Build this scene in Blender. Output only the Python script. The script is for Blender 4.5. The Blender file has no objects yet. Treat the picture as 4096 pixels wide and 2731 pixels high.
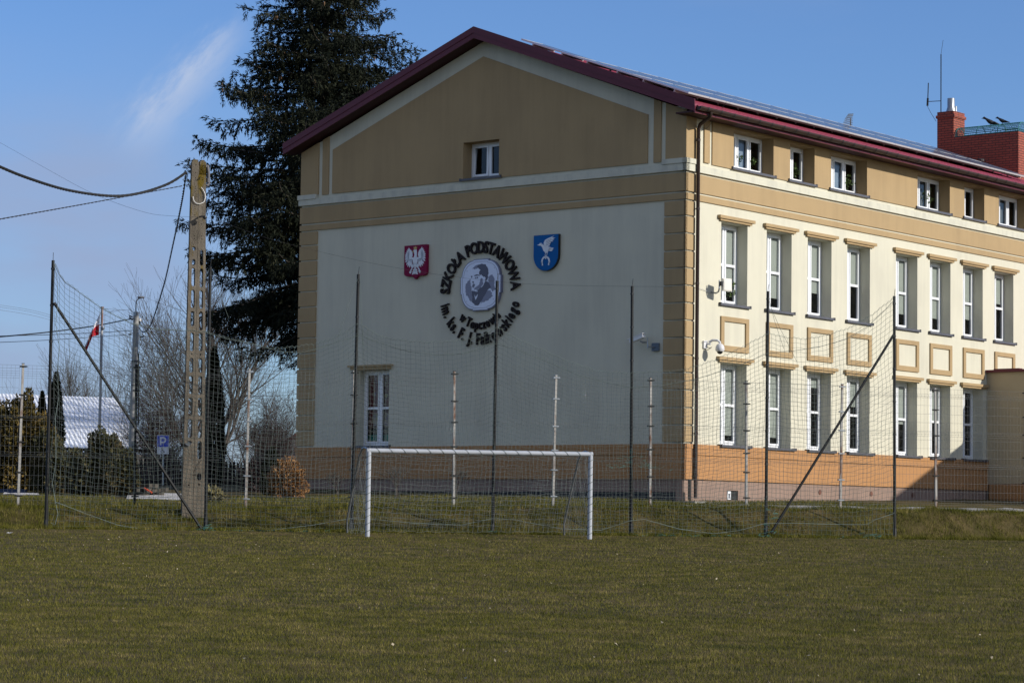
import bpy, math, random
import numpy as np
from mathutils import Vector, Matrix
R = math.radians
sc = bpy.context.scene
COL = sc.collection
rng = np.random.default_rng(7)
random.seed(7)

# ------------------------------------------------------------------ camera, sky, sun, exposure
PW, PH = 4096.0, 2731.0                       # pixel size of the photograph
FOC, PIT, ROL = 9971.7, R(4.127), R(0.790)    # focal length in those pixels, pitch up, roll
CAM = np.array([0.0, 0.0, 1.6])
_c, _s, _cp, _sp = math.cos(ROL), math.sin(ROL), math.cos(PIT), math.sin(PIT)
cd = bpy.data.cameras.new('camera')
cam = bpy.data.objects.new('camera', cd)
COL.objects.link(cam)
right = Vector((_c, -_s*_sp, _s*_cp)); up = Vector((-_s, -_c*_sp, _c*_cp)); fwd = Vector((0, _cp, _sp))
m = Matrix((right, up, -fwd)).transposed().to_4x4()
m.translation = Vector(CAM)
cam.matrix_world = m
cd.sensor_width = 36.0
cd.lens = 36.0*FOC/PW
cd.clip_end = 3000.0
sc.camera = cam

SUN_EL = R(23.4)
SUN_DIR = Vector((0.9215, -0.3885, math.tan(SUN_EL))).normalized()    # towards the sun
w = bpy.data.worlds.new('World'); sc.world = w; w.use_nodes = True
nt = w.node_tree; N = nt.nodes; L = nt.links
for n in list(N): N.remove(n)
out = N.new('ShaderNodeOutputWorld'); bg = N.new('ShaderNodeBackground'); sky = N.new('ShaderNodeTexSky')
sky.sky_type = 'NISHITA'; sky.sun_disc = False
sky.sun_elevation = SUN_EL
sky.sun_rotation = math.atan2(SUN_DIR.x, SUN_DIR.y)
sky.altitude = 150; sky.air_density = 1.0; sky.dust_density = 0.6; sky.ozone_density = 5.0
bg.inputs['Strength'].default_value = 0.115
tc = N.new('ShaderNodeTexCoord')
def wmath(op, a, b=None, clamp=False):
    n = N.new('ShaderNodeMath'); n.operation = op; n.use_clamp = clamp
    for i, v in enumerate((a, b)):
        if v is None: continue
        if isinstance(v, (int, float)): n.inputs[i].default_value = v
        else: L.new(v, n.inputs[i])
    return n.outputs[0]
sep = N.new('ShaderNodeSeparateXYZ'); L.new(tc.outputs['Generated'], sep.inputs[0])
ymax = wmath('MAXIMUM', sep.outputs['Y'], 0.05)
U_ = wmath('DIVIDE', sep.outputs['X'], ymax); V_ = wmath('DIVIDE', sep.outputs['Z'], ymax)
# one cirrus streak, as a cloud of the sky: distance from a line over the horizon
ax_, az_, bx_, bz_ = -0.1160, 0.1945, -0.1500, 0.1560
ln = math.hypot(bx_-ax_, bz_-az_); tx, tz = (bx_-ax_)/ln, (bz_-az_)/ln
du = wmath('SUBTRACT', U_, ax_); dv = wmath('SUBTRACT', V_, az_)
along = wmath('ADD', wmath('MULTIPLY', du, tx), wmath('MULTIPLY', dv, tz))
perp = wmath('ADD', wmath('MULTIPLY', du, -tz), wmath('MULTIPLY', dv, tx))
cmb = N.new('ShaderNodeCombineXYZ')
L.new(wmath('MULTIPLY', along, 60.0), cmb.inputs[0]); L.new(wmath('MULTIPLY', perp, 190.0), cmb.inputs[1])
nz = N.new('ShaderNodeTexNoise'); nz.inputs['Scale'].default_value = 1.0; nz.inputs['Detail'].default_value = 7.0; nz.inputs['Roughness'].default_value = 0.62
L.new(cmb.outputs[0], nz.inputs['Vector'])
wob = wmath('MULTIPLY', wmath('SUBTRACT', nz.outputs['Fac'], 0.5), 0.016)
pw_ = wmath('DIVIDE', wmath('ADD', perp, wob), wmath('ADD', wmath('MULTIPLY', along, 0.06), 0.0058))
g1 = wmath('POWER', 2.718, wmath('MULTIPLY', wmath('MULTIPLY', pw_, pw_), -1.0))
al = wmath('DIVIDE', wmath('SUBTRACT', along, 0.027), 0.031)
g2 = wmath('POWER', 2.718, wmath('MULTIPLY', wmath('MULTIPLY', al, wmath('MULTIPLY', al, wmath('MULTIPLY', al, al))), -1.0))
streak = wmath('MULTIPLY', wmath('MULTIPLY', g1, g2), wmath('MULTIPLY', nz.outputs['Fac'], 0.95))
cmb2 = N.new('ShaderNodeCombineXYZ'); L.new(wmath('MULTIPLY', U_, 9.0), cmb2.inputs[0]); L.new(wmath('MULTIPLY', V_, 26.0), cmb2.inputs[1])
nz2 = N.new('ShaderNodeTexNoise'); nz2.inputs['Scale'].default_value = 1.0; nz2.inputs['Detail'].default_value = 5.0; nz2.inputs['Roughness'].default_value = 0.5
L.new(cmb2.outputs[0], nz2.inputs['Vector'])
def wramp(v, lo, hi, a=0.0, b=1.0):
    n = N.new('ShaderNodeMapRange'); n.interpolation_type = 'SMOOTHSTEP'
    for k, q in (('From Min', lo), ('From Max', hi), ('To Min', a), ('To Max', b)): n.inputs[k].default_value = q
    L.new(v, n.inputs['Value']); return n.outputs[0]
# thin high haze: over the left and low part of the view, and unseen broken bright cloud added behind the camera to brighten the shaded gable
veil = wmath('MULTIPLY', wramp(U_, -0.06, -0.17), wmath('MULTIPLY', wramp(V_, 0.215, 0.11), wramp(nz2.outputs['Fac'], 0.25, 0.7, 0.35, 0.85)))
veil = wmath('ADD', veil, wramp(nz2.outputs['Fac'], 0.5, 0.8, 0.0, 0.12))
cloud = wmath('MINIMUM', veil, 1.0)
nz3 = N.new('ShaderNodeTexNoise'); nz3.inputs['Scale'].default_value = 3.0; nz3.inputs['Detail'].default_value = 6.0
L.new(tc.outputs['Generated'], nz3.inputs['Vector'])
back = wmath('MULTIPLY', wramp(sep.outputs['Y'], 0.35, -0.35), wmath('MULTIPLY', wramp(sep.outputs['Z'], 0.02, 0.12), wramp(nz3.outputs['Fac'], 0.40, 0.62, 0.0, 0.62)))
tint = N.new('ShaderNodeMixRGB'); tint.blend_type = 'MULTIPLY'; tint.inputs[0].default_value = 1.0; tint.inputs[2].default_value = (0.92, 1.02, 1.24, 1)
L.new(sky.outputs[0], tint.inputs[1])
mixw = N.new('ShaderNodeMixRGB'); mixw.inputs[2].default_value = (2.75, 3.45, 5.2, 1)
L.new(cloud, mixw.inputs[0]); L.new(tint.outputs[0], mixw.inputs[1])
mixb = N.new('ShaderNodeMixRGB'); mixb.inputs[2].default_value = (6.7, 6.5, 6.2, 1)
mixs = N.new('ShaderNodeMixRGB'); mixs.inputs[2].default_value = (4.4, 5.1, 6.6, 1)
L.new(wmath('MULTIPLY', streak, 1.15, True), mixs.inputs[0]); L.new(mixw.outputs[0], mixs.inputs[1])
L.new(back, mixb.inputs[0]); L.new(mixs.outputs[0], mixb.inputs[1])
L.new(mixb.outputs[0], bg.inputs['Color']); L.new(bg.outputs[0], out.inputs['Surface'])

sd = bpy.data.lights.new('sun', 'SUN'); sd.energy = 4.65; sd.angle = R(0.53); sd.color = (1.0, 0.94, 0.85)
so = bpy.data.objects.new('sun', sd); COL.objects.link(so)
so.location = (40, -20, 40)
so.rotation_euler = (-SUN_DIR).to_track_quat('-Z', 'Y').to_euler()
sc.view_settings.view_transform = 'Standard'; sc.view_settings.look = 'None'
sc.view_settings.exposure = 0.0; sc.view_settings.gamma = 1.0; sc.view_settings.use_curve_mapping = False

# ------------------------------------------------------------------ survey of the place
TH = R(38.773)
SU, CU = math.sin(TH), math.cos(TH)
UV = np.array([SU, CU, 0.0]); VV = np.array([-CU, SU, 0.0])        # along the long front, along the gable
C0 = np.array([4.581, 66.0, 0.0])                                   # the school's near corner
FO = np.array([-10.836, 55.267]); FPH = 0.31683                     # fence line: origin and bearing
FA = np.array([math.cos(FPH), math.sin(FPH)]); FB = np.array([-math.sin(FPH), math.cos(FPH)])
K = PW/2352.0
def ray(px, py):
    u2 = (px-PW/2)/FOC; v2 = (PH/2-py)/FOC
    u = u2*_c-v2*_s; v = u2*_s+v2*_c
    return np.array([u, _cp-v*_sp, _sp+v*_cp])
def at(px, py, Y):                     # the point of a sight line at distance Y
    d = ray(px, py); return CAM+d*(Y/d[1])
def onb(px, py, b):                    # (a, z) where a sight line meets the upright plane b of the fence frame
    d = ray(px, py); n = np.array([FB[0], FB[1], 0]); p0 = np.array([*(FO+FB*b), 0.0])
    P = CAM+d*(((p0-CAM)@n)/(d@n)); return (P[:2]-FO)@FA, P[2]
def fab(a, b, z): 
    q = FO+FA*a+FB*b; return (q[0], q[1], z)
def sst(x, lo, hi):
    t = np.clip((x-lo)/(hi-lo), 0, 1); return t*t*(3-2*t)
def gz(x, y):                          # height of the ground
    x = np.asarray(x, float); y = np.asarray(y, float)
    a = (x-FO[0])*FA[0]+(y-FO[1])*FA[1]; b = (x-FO[0])*FB[0]+(y-FO[1])*FB[1]
    zf = 1.77+0.22*sst(a, 2, 18)
    z1 = np.clip(1.235*(b+55.9)/51.8, -0.5, 1.235)
    z2 = 1.235+0.085*np.clip((b+4.1)/1.9, 0, 1)
    lo = -2.0; hi = -0.35-0.25*sst(a, 8, 16)
    z = np.where(b < -4.1, z1, z2)
    z = z+(zf-1.32)*sst(b, lo, hi)
    z = z+0.5*np.clip((b-0.2)/14.0, 0, 1.5)
    bump = 0.035*np.sin(a*1.9+b*0.7)*np.sin(b*1.3-a*0.6)+0.03*np.sin(a*4.1+1.3)*np.sin(b*3.7)+0.015*np.sin(a*9.1+b*2)*np.sin(b*8.3+a)
    return z+bump*sst(b, -2.1, -1.2)*(1-0.6*sst(b, 2, 8))

# ------------------------------------------------------------------ helpers
ORG = {}
def mkobj(name, me, parent=None, loc=None):
    o = bpy.data.objects.new(name, me); COL.objects.link(o)
    if parent is not None: o.parent = parent; ORG[o.name] = ORG[parent.name]
    elif loc is not None: o.location = loc; ORG[o.name] = tuple(loc)
    else: ORG[o.name] = (0, 0, 0)
    return o
def tag(o, label=None, cat=None, group=None, kind=None):
    if label: o['label'] = label
    if cat: o['category'] = cat
    if group: o['group'] = group
    if kind: o['kind'] = kind
    return o
def thing(name, loc, label, cat, group=None, rotz=0.0):
    o = bpy.data.objects.new(name, None); COL.objects.link(o)
    o.location = loc; o.rotation_euler = (0, 0, rotz); o.empty_display_size = 0.3
    ORG[o.name] = tuple(loc)
    return tag(o, label, cat, group)
class MB:
    def __init__(s): s.v = []; s.f = []; s.mi = []; s.cur = 0
    def face(s, pts):
        i = len(s.v); s.v += [tuple(p) for p in pts]; s.f.append(tuple(range(i, i+len(pts)))); s.mi.append(s.cur)
    def grid(s, rows, close=False):
        i = len(s.v); nr = len(rows); nc = len(rows[0])
        for r_ in rows: s.v += [tuple(p) for p in r_]
        for r_ in range(nr-1):
            for c in range(nc if close else nc-1):
                d = (c+1) % nc
                s.f.append((i+r_*nc+c, i+r_*nc+d, i+(r_+1)*nc+d, i+(r_+1)*nc+c)); s.mi.append(s.cur)
    def box(s, lo, hi, M=None):
        x0, y0, z0 = lo; x1, y1, z1 = hi
        p = [(x0,y0,z0),(x1,y0,z0),(x1,y1,z0),(x0,y1,z0),(x0,y0,z1),(x1,y0,z1),(x1,y1,z1),(x0,y1,z1)]
        if M: p = [M(*q) for q in p]
        i = len(s.v); s.v += [tuple(q) for q in p]
        for f in ((0,3,2,1),(4,5,6,7),(0,1,5,4),(1,2,6,5),(2,3,7,6),(3,0,4,7)): s.f.append(tuple(i+k for k in f)); s.mi.append(s.cur)
    def prism(s, poly, M, o0, o1):
        a = [M(p[0], p[1], o0) for p in poly]; b = [M(p[0], p[1], o1) for p in poly]; n = len(poly)
        s.face(a); s.face(b[::-1])
        for i in range(n): s.face((a[i], b[i], b[(i+1) % n], a[(i+1) % n]))
    def tube(s, pts, r, k=6, cap=True):
        pts = [Vector(p) for p in pts]; n = len(pts)
        rs = r if isinstance(r, (list, tuple)) else [r]*n
        rows = []; prev = None
        for i, p in enumerate(pts):
            d = (pts[min(i+1, n-1)]-pts[max(i-1, 0)])
            d = d.normalized() if d.length > 1e-9 else Vector((0, 0, 1))
            ref = prev if prev is not None and abs(prev.dot(d)) < 0.95 else (Vector((0, 0, 1)) if abs(d.z) < 0.9 else Vector((1, 0, 0)))
            a = (ref-d*ref.dot(d)).normalized(); b = d.cross(a); prev = a
            rows.append([tuple(p+(a*math.cos(2*math.pi*j/k)+b*math.sin(2*math.pi*j/k))*rs[i]) for j in range(k)])
        s.grid(rows, True)
        if cap: s.face(rows[0][::-1]); s.face(rows[-1])
    def lathe(s, prof, c=(0, 0, 0), k=12, cap=True):
        rows = [[(c[0]+r*math.cos(2*math.pi*j/k), c[1]+r*math.sin(2*math.pi*j/k), c[2]+z) for j in range(k)] for r, z in prof]
        s.grid(rows, True)
        if cap: s.face(rows[0][::-1]); s.face(rows[-1])
    def build(s, name, mat, parent=None, loc=None, smooth=False):
        me = bpy.data.meshes.new(name)
        org = ORG[parent.name] if parent is not None else (loc if loc is not None else (0, 0, 0))
        me.from_pydata([(p[0]-org[0], p[1]-org[1], p[2]-org[2]) for p in s.v], [], s.f)
        for mt in (mat if isinstance(mat, (list, tuple)) else [mat]): me.materials.append(mt)
        if isinstance(mat, (list, tuple)): me.polygons.foreach_set('material_index', s.mi)
        if smooth: me.polygons.foreach_set('use_smooth', [True]*len(s.f))
        me.update()
        return mkobj(name, me, parent, loc)
def npmesh(name, v, f, mat, parent=None, loc=None, smooth=False):
    v = np.asarray(v, np.float32); f = np.asarray(f, np.int32)
    org = ORG[parent.name] if parent is not None else (loc if loc is not None else (0, 0, 0))
    v = v-np.array(org, np.float32); k = f.shape[1]
    me = bpy.data.meshes.new(name)
    me.vertices.add(len(v)); me.vertices.foreach_set('co', v.ravel())
    me.loops.add(f.size); me.loops.foreach_set('vertex_index', f.ravel())
    me.polygons.add(len(f)); me.polygons.foreach_set('loop_start', np.arange(0, f.size, k, dtype=np.int32))
    if smooth: me.polygons.foreach_set('use_smooth', np.ones(len(f), bool))
    me.materials.append(mat); me.update(calc_edges=True); me.validate()
    return mkobj(name, me, parent, loc)
def npsegs(P, Q, r, k=3):              # many thin straight segments as open k-sided tubes -> verts, quads
    P = np.asarray(P, float); Q = np.asarray(Q, float); n = len(P)
    r = np.broadcast_to(np.asarray(r, float), (n,)) if np.ndim(r) < 2 else r
    d = Q-P; d /= np.maximum(np.linalg.norm(d, axis=1, keepdims=True), 1e-9)
    ref = np.where(np.abs(d[:, 2:3]) < 0.9, np.array([[0, 0, 1.0]]), np.array([[1.0, 0, 0]]))
    a = np.cross(d, ref); a /= np.linalg.norm(a, axis=1, keepdims=True); b = np.cross(d, a)
    V = np.zeros((n, 2*k, 3))
    r0 = r[:, None]; r1 = r0
    for j in range(k):
        t = 2*math.pi*j/k; o = a*math.cos(t)+b*math.sin(t)
        V[:, j] = P+o*r0; V[:, k+j] = Q+o*r1
    F = []
    base = np.arange(n)[:, None]*2*k
    for j in range(k):
        F.append(base+np.array([[j, (j+1) % k, k+(j+1) % k, k+j]]))
    return V.reshape(-1, 3), np.concatenate(F, 0)

# ------------------------------------------------------------------ materials
def mat(name, col, rough=0.8, var=0.08, scale=2.0, stretch=(1, 1, 1), col2=None, bump=0.0, bscale=60.0, metal=0.0, spec=0.4, island=False, lo=0.35, hi=0.65, detail=5.0, streak=0.0):
    mt = bpy.data.materials.new(name); mt.use_nodes = True
    t = mt.node_tree; n = t.nodes; l = t.links; p = n['Principled BSDF']
    p.inputs['Roughness'].default_value = rough; p.inputs['Metallic'].default_value = metal; p.inputs['Specular IOR Level'].default_value = spec
    c = n.new('ShaderNodeTexCoord'); mp = n.new('ShaderNodeMapping'); mp.inputs['Scale'].default_value = stretch
    l.new(c.outputs['Object'], mp.inputs['Vector'])
    nz = n.new('ShaderNodeTexNoise'); nz.inputs['Scale'].default_value = scale; nz.inputs['Detail'].default_value = detail; nz.inputs['Roughness'].default_value = 0.6
    l.new(mp.outputs[0], nz.inputs['Vector'])
    mr = n.new('ShaderNodeMapRange'); mr.inputs['From Min'].default_value = lo; mr.inputs['From Max'].default_value = hi
    l.new(nz.outputs['Fac'], mr.inputs['Value'])
    mx = n.new('ShaderNodeMixRGB')
    a = [min(1, x*(1+var)) for x in col]; b = col2 if col2 else [x*(1-var) for x in col]
    mx.inputs[1].default_value = (*a, 1); mx.inputs[2].default_value = (*b, 1)
    l.new(mr.outputs[0], mx.inputs[0])
    last = mx.outputs[0]
    if streak:                              # rain runs down rendered walls
        m3 = n.new('ShaderNodeMapping'); m3.inputs['Scale'].default_value = (1.3, 1.3, 0.10); l.new(c.outputs['Object'], m3.inputs[0])
        n3 = n.new('ShaderNodeTexNoise'); n3.inputs['Scale'].default_value = 2.6; n3.inputs['Detail'].default_value = 8.0; n3.inputs['Roughness'].default_value = 0.68; l.new(m3.outputs[0], n3.inputs['Vector'])
        n4 = n.new('ShaderNodeTexNoise'); n4.inputs['Scale'].default_value = 0.55; n4.inputs['Detail'].default_value = 3.0; l.new(c.outputs['Object'], n4.inputs['Vector'])
        ml = n.new('ShaderNodeMath'); ml.operation = 'MULTIPLY'; l.new(n3.outputs['Fac'], ml.inputs[0]); l.new(n4.outputs['Fac'], ml.inputs[1])
        m4 = n.new('ShaderNodeMapRange'); m4.inputs['From Min'].default_value = 0.20; m4.inputs['From Max'].default_value = 0.36; m4.inputs['To Max'].default_value = streak; l.new(ml.outputs[0], m4.inputs['Value'])
        m5 = n.new('ShaderNodeMixRGB'); m5.blend_type = 'MULTIPLY'; m5.inputs[2].default_value = (0.80, 0.80, 0.82, 1); l.new(m4.outputs[0], m5.inputs[0]); l.new(last, m5.inputs[1]); last = m5.outputs[0]
    if island:
        g = n.new('ShaderNodeNewGeometry'); hs = n.new('ShaderNodeHueSaturation')
        m2 = n.new('ShaderNodeMapRange'); m2.inputs['To Min'].default_value = 0.55; m2.inputs['To Max'].default_value = 1.5
        l.new(g.outputs['Random Per Island'], m2.inputs['Value']); l.new(m2.outputs[0], hs.inputs['Value']); l.new(last, hs.inputs['Color']); last = hs.outputs[0]
    l.new(last, p.inputs['Base Color'])
    if bump:
        n2 = n.new('ShaderNodeTexNoise'); n2.inputs['Scale'].default_value = bscale; n2.inputs['Detail'].default_value = 3.0
        l.new(c.outputs['Object'], n2.inputs['Vector'])
        bp = n.new('ShaderNodeBump'); bp.inputs['Strength'].default_value = bump; bp.inputs['Distance'].default_value = 0.02
        l.new(n2.outputs['Fac'], bp.inputs['Height']); l.new(bp.outputs[0], p.inputs['Normal'])
    return mt
def leafmat(name, cols, rough=0.7, spec=0.2, patch=1.5):       # per-leaf random colour from a ramp, shifted in patches
    mt = bpy.data.materials.new(name); mt.use_nodes = True
    t = mt.node_tree; n = t.nodes; l = t.links; p = n['Principled BSDF']
    p.inputs['Roughness'].default_value = rough; p.inputs['Specular IOR Level'].default_value = spec
    g = n.new('ShaderNodeNewGeometry'); c = n.new('ShaderNodeTexCoord')
    nz = n.new('ShaderNodeTexNoise'); nz.inputs['Scale'].default_value = patch; nz.inputs['Detail'].default_value = 4
    l.new(c.outputs['Object'], nz.inputs['Vector'])
    a = n.new('ShaderNodeMath'); a.operation = 'MULTIPLY_ADD'; a.inputs[1].default_value = 0.55; 
    l.new(g.outputs['Random Per Island'], a.inputs[0])
    b = n.new('ShaderNodeMath'); b.operation = 'MULTIPLY_ADD'; b.inputs[1].default_value = 1.55; b.inputs[2].default_value = -0.52
    l.new(nz.outputs['Fac'], b.inputs[0]); l.new(b.outputs[0], a.inputs[2])
    rp = n.new('ShaderNodeValToRGB'); e = rp.color_ramp.elements
    e[0].position = 0.0; e[0].color = (*cols[0], 1); e[1].position = 1.0; e[1].color = (*cols[-1], 1)
    for i, q in enumerate(cols[1:-1]):
        k = e.new((i+1)/(len(cols)-1)); k.color = (*q, 1)
    l.new(a.outputs[0], rp.inputs[0]); l.new(rp.outputs[0], p.inputs['Base Color'])
    return mt
CREAM = (0.60, 0.575, 0.455); TAN = (0.395, 0.284, 0.152)
cream = mat('cream_render', CREAM, 0.9, 0.05, 0.9, (1, 1, 0.35), bump=0.35, bscale=90, spec=0.2, lo=0.2, hi=0.8, streak=0.5)
dusty = mat('weathered_cream_render', (0.56, 0.545, 0.44), 0.9, 0.05, 2.2, (1.6, 1.6, 0.6), col2=(0.43, 0.425, 0.36), bump=0.35, bscale=90, spec=0.2, lo=0.45, hi=0.8)
tan = mat('tan_render', TAN, 0.9, 0.05, 1.0, (1, 1, 0.4), bump=0.35, bscale=90, spec=0.2, lo=0.2, hi=0.8, streak=0.55)
orange = mat('orange_render', (0.41, 0.215, 0.092), 0.9, 0.04, 1.2, bump=0.3, bscale=90, spec=0.2)
pink = mat('grey_pink_render', (0.27, 0.19, 0.15), 0.9, 0.06, 1.5, bump=0.3, bscale=90, spec=0.2)
redroof = mat('red_tile_sheet', (0.19, 0.020, 0.036), 0.45, 0.12, 3.0, spec=0.5)
redsheet = mat('dark_red_sheet', (0.105, 0.010, 0.023), 0.5, 0.06, 2.0, spec=0.4)
soffitm = mat('soffit_boards', (0.05, 0.016, 0.018), 0.7, 0.15, 6.0, (1, 1, 1))
brownpvc = mat('brown_gutter_plastic', (0.034, 0.020, 0.016), 0.45, 0.1, 4.0, spec=0.4)
pvc = mat('white_window_plastic', (0.80, 0.82, 0.84), 0.28, 0.02, 2.0, spec=0.6)
sillm = mat('grey_sill_sheet', (0.085, 0.085, 0.095), 0.45, 0.1, 5.0, spec=0.4)
blindm = mat('pale_roller_blind', (0.46, 0.47, 0.43), 0.9, 0.03, 2.0)
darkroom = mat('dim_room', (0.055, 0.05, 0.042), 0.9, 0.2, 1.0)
black = mat('black_metal', (0.014, 0.015, 0.016), 0.5, 0.25, 6.0, spec=0.4)
steel = mat('dark_painted_steel', (0.012, 0.013, 0.013), 0.55, 0.35, 5.0, (1, 1, 0.4), spec=0.25)
galv = mat('galvanised_steel', (0.30, 0.32, 0.34), 0.38, 0.15, 6.0, metal=0.75)
whitepaint = mat('white_painted_steel', (0.37, 0.39, 0.42), 0.32, 0.06, 4.0, (1, 1, .3), spec=0.5)
rusty = mat('white_and_rusty_steel', (0.33, 0.32, 0.295), 0.6, 0.05, 1.7, (3, 3, 1.0), col2=(0.13, 0.052, 0.022), lo=0.52, hi=0.66, spec=0.3)
wirem = mat('fence_wire', (0.16, 0.17, 0.17), 0.5, 0.1, 5.0, metal=0.3)
twine = mat('green_grey_twine', (0.085, 0.110, 0.098), 0.8, 0.25, 0.8)
twinew = mat('pale_net_twine', (0.20, 0.22, 0.22), 0.8, 0.2, 2.0)
ropem = mat('pale_green_rope', (0.125, 0.16, 0.15), 0.8, 0.3, 1.0)
tealrope = mat('teal_rope', (0.035, 0.13, 0.115), 0.8, 0.3, 3.0)
cable = mat('black_cable', (0.018, 0.018, 0.018), 0.6, 0.1, 5.0)
greycable = mat('grey_cable', (0.10, 0.105, 0.11), 0.6, 0.1, 5.0)
concrete = mat('old_concrete', (0.135, 0.116, 0.090), 0.95, 0.25, 5.0, (1, 1, 0.5), bump=0.9, bscale=38, spec=0.15)
def lichen(mt):
    t = mt.node_tree; n = t.nodes; l = t.links; p = n['Principled BSDF']
    src = p.inputs['Base Color'].links[0].from_socket
    c = n.new('ShaderNodeTexCoord'); nz = n.new('ShaderNodeTexNoise'); nz.inputs['Scale'].default_value = 3.2; nz.inputs['Detail'].default_value = 6
    mp = n.new('ShaderNodeMapping'); mp.inputs['Scale'].default_value = (2, 2, 0.5); l.new(c.outputs['Object'], mp.inputs[0]); l.new(mp.outputs[0], nz.inputs['Vector'])
    sx = n.new('ShaderNodeSeparateXYZ'); l.new(c.outputs['Object'], sx.inputs[0])
    hr = n.new('ShaderNodeMapRange'); hr.inputs['From Min'].default_value = 3.0; hr.inputs['From Max'].default_value = 8.0; hr.inputs['To Min'].default_value = -0.12; hr.inputs['To Max'].default_value = 0.12
    l.new(sx.outputs['Z'], hr.inputs['Value'])
    ad = n.new('ShaderNodeMath'); ad.operation = 'ADD'; l.new(nz.outputs['Fac'], ad.inputs[0]); l.new(hr.outputs[0], ad.inputs[1])
    mr = n.new('ShaderNodeMapRange'); mr.inputs['From Min'].default_value = 0.55; mr.inputs['From Max'].default_value = 0.68
    l.new(ad.outputs[0], mr.inputs['Value'])
    mx = n.new('ShaderNodeMixRGB'); mx.inputs[2].default_value = (0.125, 0.088, 0.012, 1); l.new(src, mx.inputs[1]); l.new(mr.outputs[0], mx.inputs[0]); l.new(mx.outputs[0], p.inputs['Base Color'])
lichen(concrete)
polegrey = mat('smooth_concrete', (0.33, 0.33, 0.32), 0.85, 0.12, 3.0, bump=0.2)
paving = mat('concrete_paving', (0.30, 0.295, 0.28), 0.9, 0.12, 4.0, bump=0.4, bscale=30)
gravelm = mat('white_gravel', (0.62, 0.60, 0.57), 0.9, 0.1, 30.0, col2=(0.16, 0.15, 0.14), bump=1.0, bscale=40, lo=0.42, hi=0.66)
bark = mat('bark', (0.075, 0.062, 0.050), 0.95, 0.3, 6.0, (1, 1, .3), bump=0.6, bscale=20)
twigm = mat('twig_bark', (0.075, 0.064, 0.054), 0.9, 0.25, 3.0)
twigred = mat('reddish_twigs', (0.050, 0.036, 0.031), 0.9, 0.25, 3.0)
spruceleaf = leafmat('spruce_needles', [(0.004, 0.006, 0.004), (0.010, 0.014, 0.008), (0.018, 0.022, 0.012), (0.036, 0.037, 0.018)], 0.7, 0.12, 0.7)
conem = mat('spruce_cones', (0.15, 0.085, 0.04), 0.8, 0.2, 9.0)
thujaleaf = leafmat('thuja_scale_leaves', [(0.006, 0.010, 0.004), (0.016, 0.019, 0.006), (0.035, 0.030, 0.008)], 0.7, 0.2, 1.0)
goldleaf = leafmat('winter_brown_thuja', [(0.018, 0.018, 0.006), (0.075, 0.058, 0.013), (0.150, 0.098, 0.024)], 0.75, 0.2, 1.3)
boxleaf = leafmat('mixed_evergreen_leaves', [(0.012, 0.016, 0.005), (0.046, 0.046, 0.014), (0.100, 0.070, 0.028)], 0.7, 0.25, 1.6)
beechleaf = leafmat('dry_orange_leaves', [(0.07, 0.040, 0.014), (0.24, 0.115, 0.036), (0.36, 0.205, 0.085)], 0.8, 0.2, 2.5)
purpleleaf = leafmat('purple_brown_shrub', [(0.018, 0.013, 0.013), (0.045, 0.028, 0.028), (0.075, 0.05, 0.045)], 0.8, 0.2, 2.0)
houseleaf = leafmat('houseplant_leaves', [(0.03, 0.06, 0.01), (0.09, 0.14, 0.03)], 0.6, 0.3, 3.0)
grassm = leafmat('grass_blades', [(0.022, 0.032, 0.005), (0.058, 0.064, 0.009), (0.104, 0.102, 0.015), (0.152, 0.136, 0.034), (0.27, 0.215, 0.085)], 0.85, 0.04, 2.2)
def glassmat():
    mt = bpy.data.materials.new('window_glass'); mt.use_nodes = True
    t = mt.node_tree; n = t.nodes; l = t.links
    for q in list(n): n.remove(q)
    o = n.new('ShaderNodeOutputMaterial'); mx = n.new('ShaderNodeMixShader'); tr = n.new('ShaderNodeBsdfTransparent'); gl = n.new('ShaderNodeBsdfGlossy'); fr = n.new('ShaderNodeFresnel')
    tr.inputs['Color'].default_value = (0.72, 0.76, 0.76, 1); gl.inputs['Roughness'].default_value = 0.015; fr.inputs['IOR'].default_value = 1.5
    l.new(fr.outputs[0], mx.inputs[0]); l.new(tr.outputs[0], mx.inputs[1]); l.new(gl.outputs[0], mx.inputs[2]); l.new(mx.outputs[0], o.inputs['Surface'])
    return mt
glass = glassmat()
def brickmat():
    mt = bpy.data.materials.new('red_brickwork'); mt.use_nodes = True
    t = mt.node_tree; n = t.nodes; l = t.links; p = n['Principled BSDF']; p.inputs['Roughness'].default_value = 0.85
    c = n.new('ShaderNodeTexCoord'); s = n.new('ShaderNodeSeparateXYZ'); l.new(c.outputs['Object'], s.inputs[0])
    a = n.new('ShaderNodeMath'); a.operation = 'ADD'; l.new(s.outputs['X'], a.inputs[0]); l.new(s.outputs['Y'], a.inputs[1])
    cb = n.new('ShaderNodeCombineXYZ'); l.new(a.outputs[0], cb.inputs[0]); l.new(s.outputs['Z'], cb.inputs[1])
    b = n.new('ShaderNodeTexBrick'); b.inputs['Scale'].default_value = 1.0; b.inputs['Brick Width'].default_value = 0.26; b.inputs['Row Height'].default_value = 0.082; b.inputs['Mortar Size'].default_value = 0.009
    b.inputs['Color1'].default_value = (0.33, 0.078, 0.045, 1); b.inputs['Color2'].default_value = (0.26, 0.06, 0.036, 1); b.inputs['Mortar'].default_value = (0.05, 0.035, 0.03, 1)
    l.new(cb.outputs[0], b.inputs['Vector']); l.new(b.outputs['Color'], p.inputs['Base Color'])
    bp = n.new('ShaderNodeBump'); bp.inputs['Distance'].default_value = 0.01; bp.invert = True; l.new(b.outputs['Fac'], bp.inputs['Height']); l.new(bp.outputs[0], p.inputs['Normal'])
    return mt
brick = brickmat()
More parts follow.
